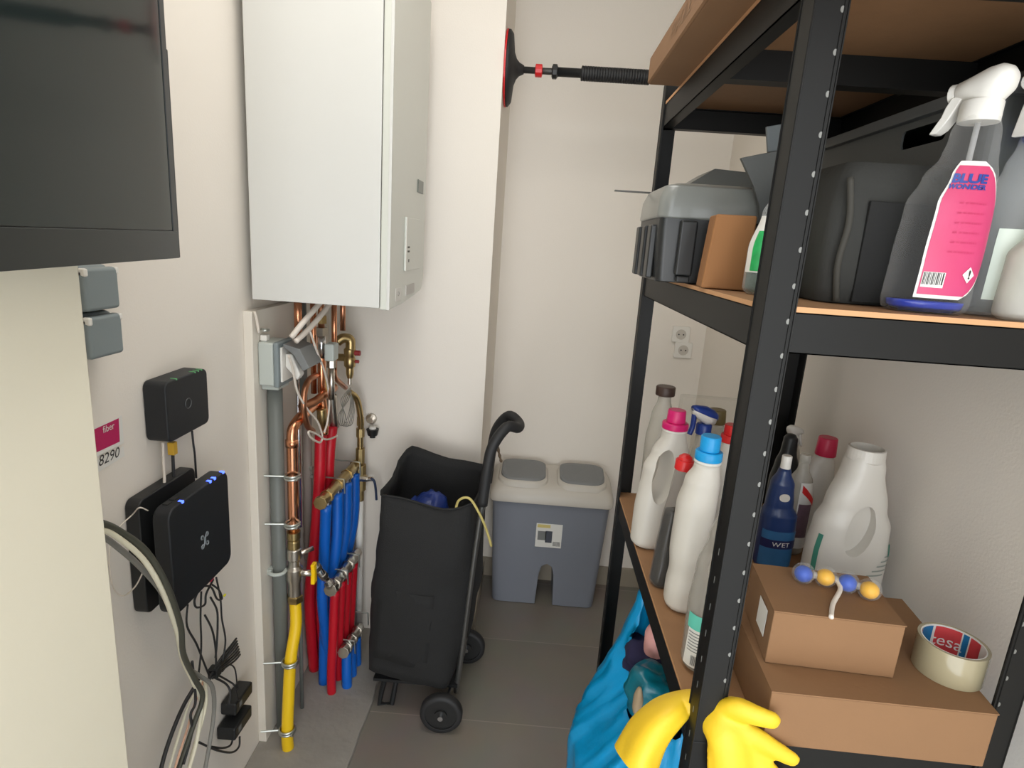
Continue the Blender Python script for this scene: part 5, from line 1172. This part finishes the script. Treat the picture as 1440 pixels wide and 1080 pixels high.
for a, b in zip(pc, pc[1:]): m_ = (a + b) / 2; obj('link', cyl(nb(), a.lerp(b, 0.42), a.lerp(b, 0.58), 0.005, N=10), M_clearw, rb, True)
ha = pc[1].lerp(pc[2], 0.5); hb = P(1169, 868, z=Z2 + 0.003)
obj('hook', tube(nb(), [ha, ha + Vector((-0.001, -0.015, -0.006)), hb.lerp(ha, 0.4) + Vector((0, 0, -0.004)), hb], 0.0032, 8), M_cable_w, rb, True, smooth=True)

# roll of packing tape
c = Vector((0.597, 0.722, Z1 + 0.0024)); R_ = 0.041
tp = thing('tape_roll', 'roll of clear packing tape with red and blue core on the lower cardboard box', 'tape', c)
obj('tape', (lambda b: loft(b, [[Vector((r * cos(2 * pi * i / 48), r * sin(2 * pi * i / 48), z)) for i in range(48)] for r, z in ((R_ - 0.004, 0), (R_, 0), (R_, 0.046), (R_ - 0.004, 0.046), (R_ - 0.004, 0))], False, False))(nb()), mat('clear tape', s2l(160, 150, 122), 0.18, coat=0.6, var=0.05), tp, bevel=0.0006)
cols = [M_redcap, M_label, mat('core blue', s2l(28, 110, 160), 0.5), M_label, mat('core red', s2l(205, 66, 70), 0.5), M_label, MATS['core blue'], M_label]
seg = [(0.0, 0.3), (0.3, 0.35), (0.35, 0.95), (0.95, 1.05), (1.05, 1.95), (1.95, 2.0), (2.0, 2.2), (2.2, 2.25), (2.25, 2.7)]
mm = [MATS['core red'], M_label, MATS['core blue'], M_label, MATS['core red'], M_label, MATS['core blue'], M_label, MATS['core red']]
core = obj('core', (lambda b: loft(b, [[Vector((r * cos(2 * pi * i / 48), r * sin(2 * pi * i / 48), z)) for i in range(48)] for r, z in ((R_ - 0.0055, 0.0005), (R_ - 0.004, 0.0005), (R_ - 0.004, 0.0455), (R_ - 0.0055, 0.0455), (R_ - 0.0055, 0.0005))], False, False))(nb()), M_label, tp)
for (a, b), m in zip(seg, mm):
    A0 = radians(150) - a; A1 = radians(150) - b; rr = R_ - 0.0059
    if m is M_label: continue
    bm = loft(nb(), [[Vector((rr * cos(A0 + (A1 - A0) * i / 8), rr * sin(A0 + (A1 - A0) * i / 8), z)) for i in range(9)] for z in (0.003, 0.044)], closed=False)
    obj('core_print', bm, m, core)
rr = R_ - 0.0066
text('core_lettering', 'tesa', 0.024, lambda u, v: (rr * cos(radians(150) - 1.5 - u / rr * 1.0), rr * sin(radians(150) - 1.5 - u / rr * 1.0), 0.023 + v), M_label, core)

# ================================================================= GLOVES
def glove(name, label, chains, loc, voxel=0.0032):
    bm = nb()
    for ch in chains:
        pts = [Vector(p[:3]) for p in ch]; rs = [p[3] for p in ch]; fl = ch[0][4] if len(ch[0]) > 4 else 0.75
        path = smooth_path(pts, 4); n = len(path)
        for i, p in enumerate(path):
            u = i / (n - 1) * (len(rs) - 1); a = min(int(u), len(rs) - 2); r = rs[a] + (rs[a + 1] - rs[a]) * (u - a)
            ball(bm, p, r, r * fl, r, 12, 8)
    o = obj(name, bm, M_glove, smooth=True); tag(o, label, 'glove', 'yellow rubber gloves on the rack corner')
    r = o.modifiers.new('remesh', 'REMESH'); r.mode = 'VOXEL'; r.voxel_size = voxel; r.use_smooth_shade = True
    s = o.modifiers.new('smooth', 'SMOOTH'); s.factor = 0.7; s.iterations = 6
    return o
def G(px, py, y, r, fl=0.6): q = P(px, py, y=y); return (q.x, q.y, q.z, r, fl)
gy = 0.643
glove('rubber_glove', 'yellow rubber glove with fingers spread over the front shelf beam right of the post', [
    [G(985, 1002, .70, .020), G(1008, 1012, .675, .026), G(1024, 1040, .652, .027), G(1030, 1085, gy, .026)],
    [G(1008, 998, .680, .018), G(1034, 996, .656, .0165), G(1062, 1006, .643, .0145), G(1085, 1013, .638, .0125)],
    [G(1020, 1020, .660, .022), G(1054, 1034, .650, .0165), G(1086, 1052, .644, .0135), G(1114, 1068, .640, .0105)],
    [G(1030, 1050, .652, .022), G(1058, 1066, .648, .017), G(1084, 1088, .643, .014), G(1108, 1112, .640, .011)],
    [G(1030, 1070, .650, .020), G(1048, 1094, .646, .017), G(1064, 1120, .642, .014)],
    [G(1012, 1040, .655, .016), G(1008, 1075, .650, .014), G(1012, 1110, .648, .014)]], None)
# second glove: open cuff flopping over the left side beam
ax = [P(990, 985, y=0.70), P(962, 988, y=0.71), P(935, 1005, y=0.70), P(910, 1035, y=0.69), P(895, 1070, y=0.68)]
wid = [0.014, 0.020, 0.027, 0.032, 0.034]
path = smooth_path(ax, 6); rings = []
for i, p in enumerate(path):
    t_ = i / (len(path) - 1); d = (path[min(i + 1, len(path) - 1)] - path[max(i - 1, 0)]).normalized()
    side = Vector((0, 1, 0)); side = (side - d * side.dot(d)).normalized(); up = d.cross(side)
    w = wid[min(int(t_ * 4), 4)] + (wid[min(int(t_ * 4) + 1, 4)] - wid[min(int(t_ * 4), 4)]) * (t_ * 4 % 1)
    rg = []
    for k_ in range(32):
        a = 2 * pi * k_ / 32; rr = 1 + 0.10 * sin(3 * a + 4 * t_) + 0.05 * noise.noise(Vector((cos(a) * 2, sin(a) * 2, t_ * 4)))
        rg.append(p + side * cos(a) * w * 1.05 * rr + up * sin(a) * w * (0.55 + 0.35 * t_) * rr)
    rings.append(rg)
bm = loft(nb(), rings, True, False)
tag(obj('rubber_glove', bm, M_glove, smooth=True, solid=0.0012, sub=1), 'yellow rubber glove with open cuff flopping over the left side beam', 'glove', 'yellow rubber gloves on the rack corner')

# ================================================================= BLUE CARRIER BAG
bc = Vector((0.312, 1.03, 0.107))
N = 110
def bag_r(t, a, out=0):
    """t 0 bottom .. 1 rim"""
    rx = 0.10 + 0.065 * sin(pi * min(t * 0.72, 1)); ry = 0.16 + 0.02 * sin(pi * t)
    if t > 0.72: k_ = (t - 0.72) / 0.28; rx = rx * (1 - k_) + 0.055 * k_; ry = ry * (1 - k_) + 0.14 * k_
    zr_ = 0.54
    pk = 0.20 * math.exp(-((math.atan2(sin(a - radians(112)), cos(a - radians(112)))) / 0.42) ** 2) + 0.12 * math.exp(-((math.atan2(sin(a - radians(-60)), cos(a - radians(-60)))) / 0.4) ** 2)
    dip = -0.05 * math.exp(-((math.atan2(sin(a - radians(185)), cos(a - radians(185)))) / 0.7) ** 2)
    z = t * (zr_ + (pk + dip) * max(0, (t - 0.45) / 0.55))
    e = 0.75
    x = bc.x + rx * math.copysign(abs(cos(a)) ** e, cos(a)); y = bc.y + ry * math.copysign(abs(sin(a)) ** e, sin(a))
    p = Vector((x, y, bc.z + z))
    fold = 0.012 * noise.noise(Vector((a * 5, t * 1.2, 0))) + 0.007 * noise.noise(Vector((a * 14, t * 2.5, 4))) + 0.006 * noise.noise(p * 30) - 0.010 * abs(noise.noise(Vector((a * 7 + t * 3, t * 1.5, 9))))
    d = Vector((cos(a), sin(a), 0)); return p + d * (fold * (0.4 + t) - out)
rg = [[bag_r(i / 44, 2 * pi * j / N) for j in range(N)] for i in range(45)]
bm = loft(nb(), rg, True, False)
o = obj('carrier_bag', bm, M_shop, smooth=True, solid=0.0008); tag(o, 'bright cyan plastic carrier bag stuffed with things under the left side of the rack', 'plastic bag')
def lump(name, label, cat, c, r, m, amp=0.02, sc=18):
    bm = nb(); ball(bm, c, r[0], r[1], r[2], 32, 22)
    for v in bm.verts:
        n_ = (v.co - Vector(c)).normalized(); v.co += n_ * (amp * noise.noise(v.co * sc) + amp * 0.4 * noise.noise(v.co * sc * 2.6))
    return tag(obj(name, bm, m, smooth=True), label, cat)
lump('navy_cloth', 'dark navy cloth in the cyan carrier bag behind the side beam', 'cloth', P(905, 925, y=1.13), (0.05, 0.055, 0.055), mat('navy cloth', s2l(34, 30, 66), 0.85), 0.022)
lump('pink_cloth', 'pale pink cloth between navy cloth and rack beam in the carrier bag', 'cloth', P(920, 905, y=1.10), (0.022, 0.02, 0.05), mat('pink cloth', s2l(226, 166, 162), 0.8), 0.010)
lump('teal_pouch', 'teal plastic pouch on top in the cyan carrier bag', 'pouch', P(918, 975, y=1.0), (0.055, 0.055, 0.055), mat('teal film', s2l(0, 96, 112), 0.3, bump=0.4, bscale=40), 0.02)
lump('red_packet', 'dark red packet at the bottom front of the cyan carrier bag', 'packet', P(935, 1075, y=0.93), (0.05, 0.04, 0.05), mat('red packet', s2l(120, 22, 30), 0.5), 0.008)
lump('beige_cloth', 'small beige cloth bit left of the teal pouch', 'cloth', P(897, 985, y=0.96), (0.010, 0.012, 0.03), mat('beige cloth', s2l(150, 130, 104), 0.85), 0.008)
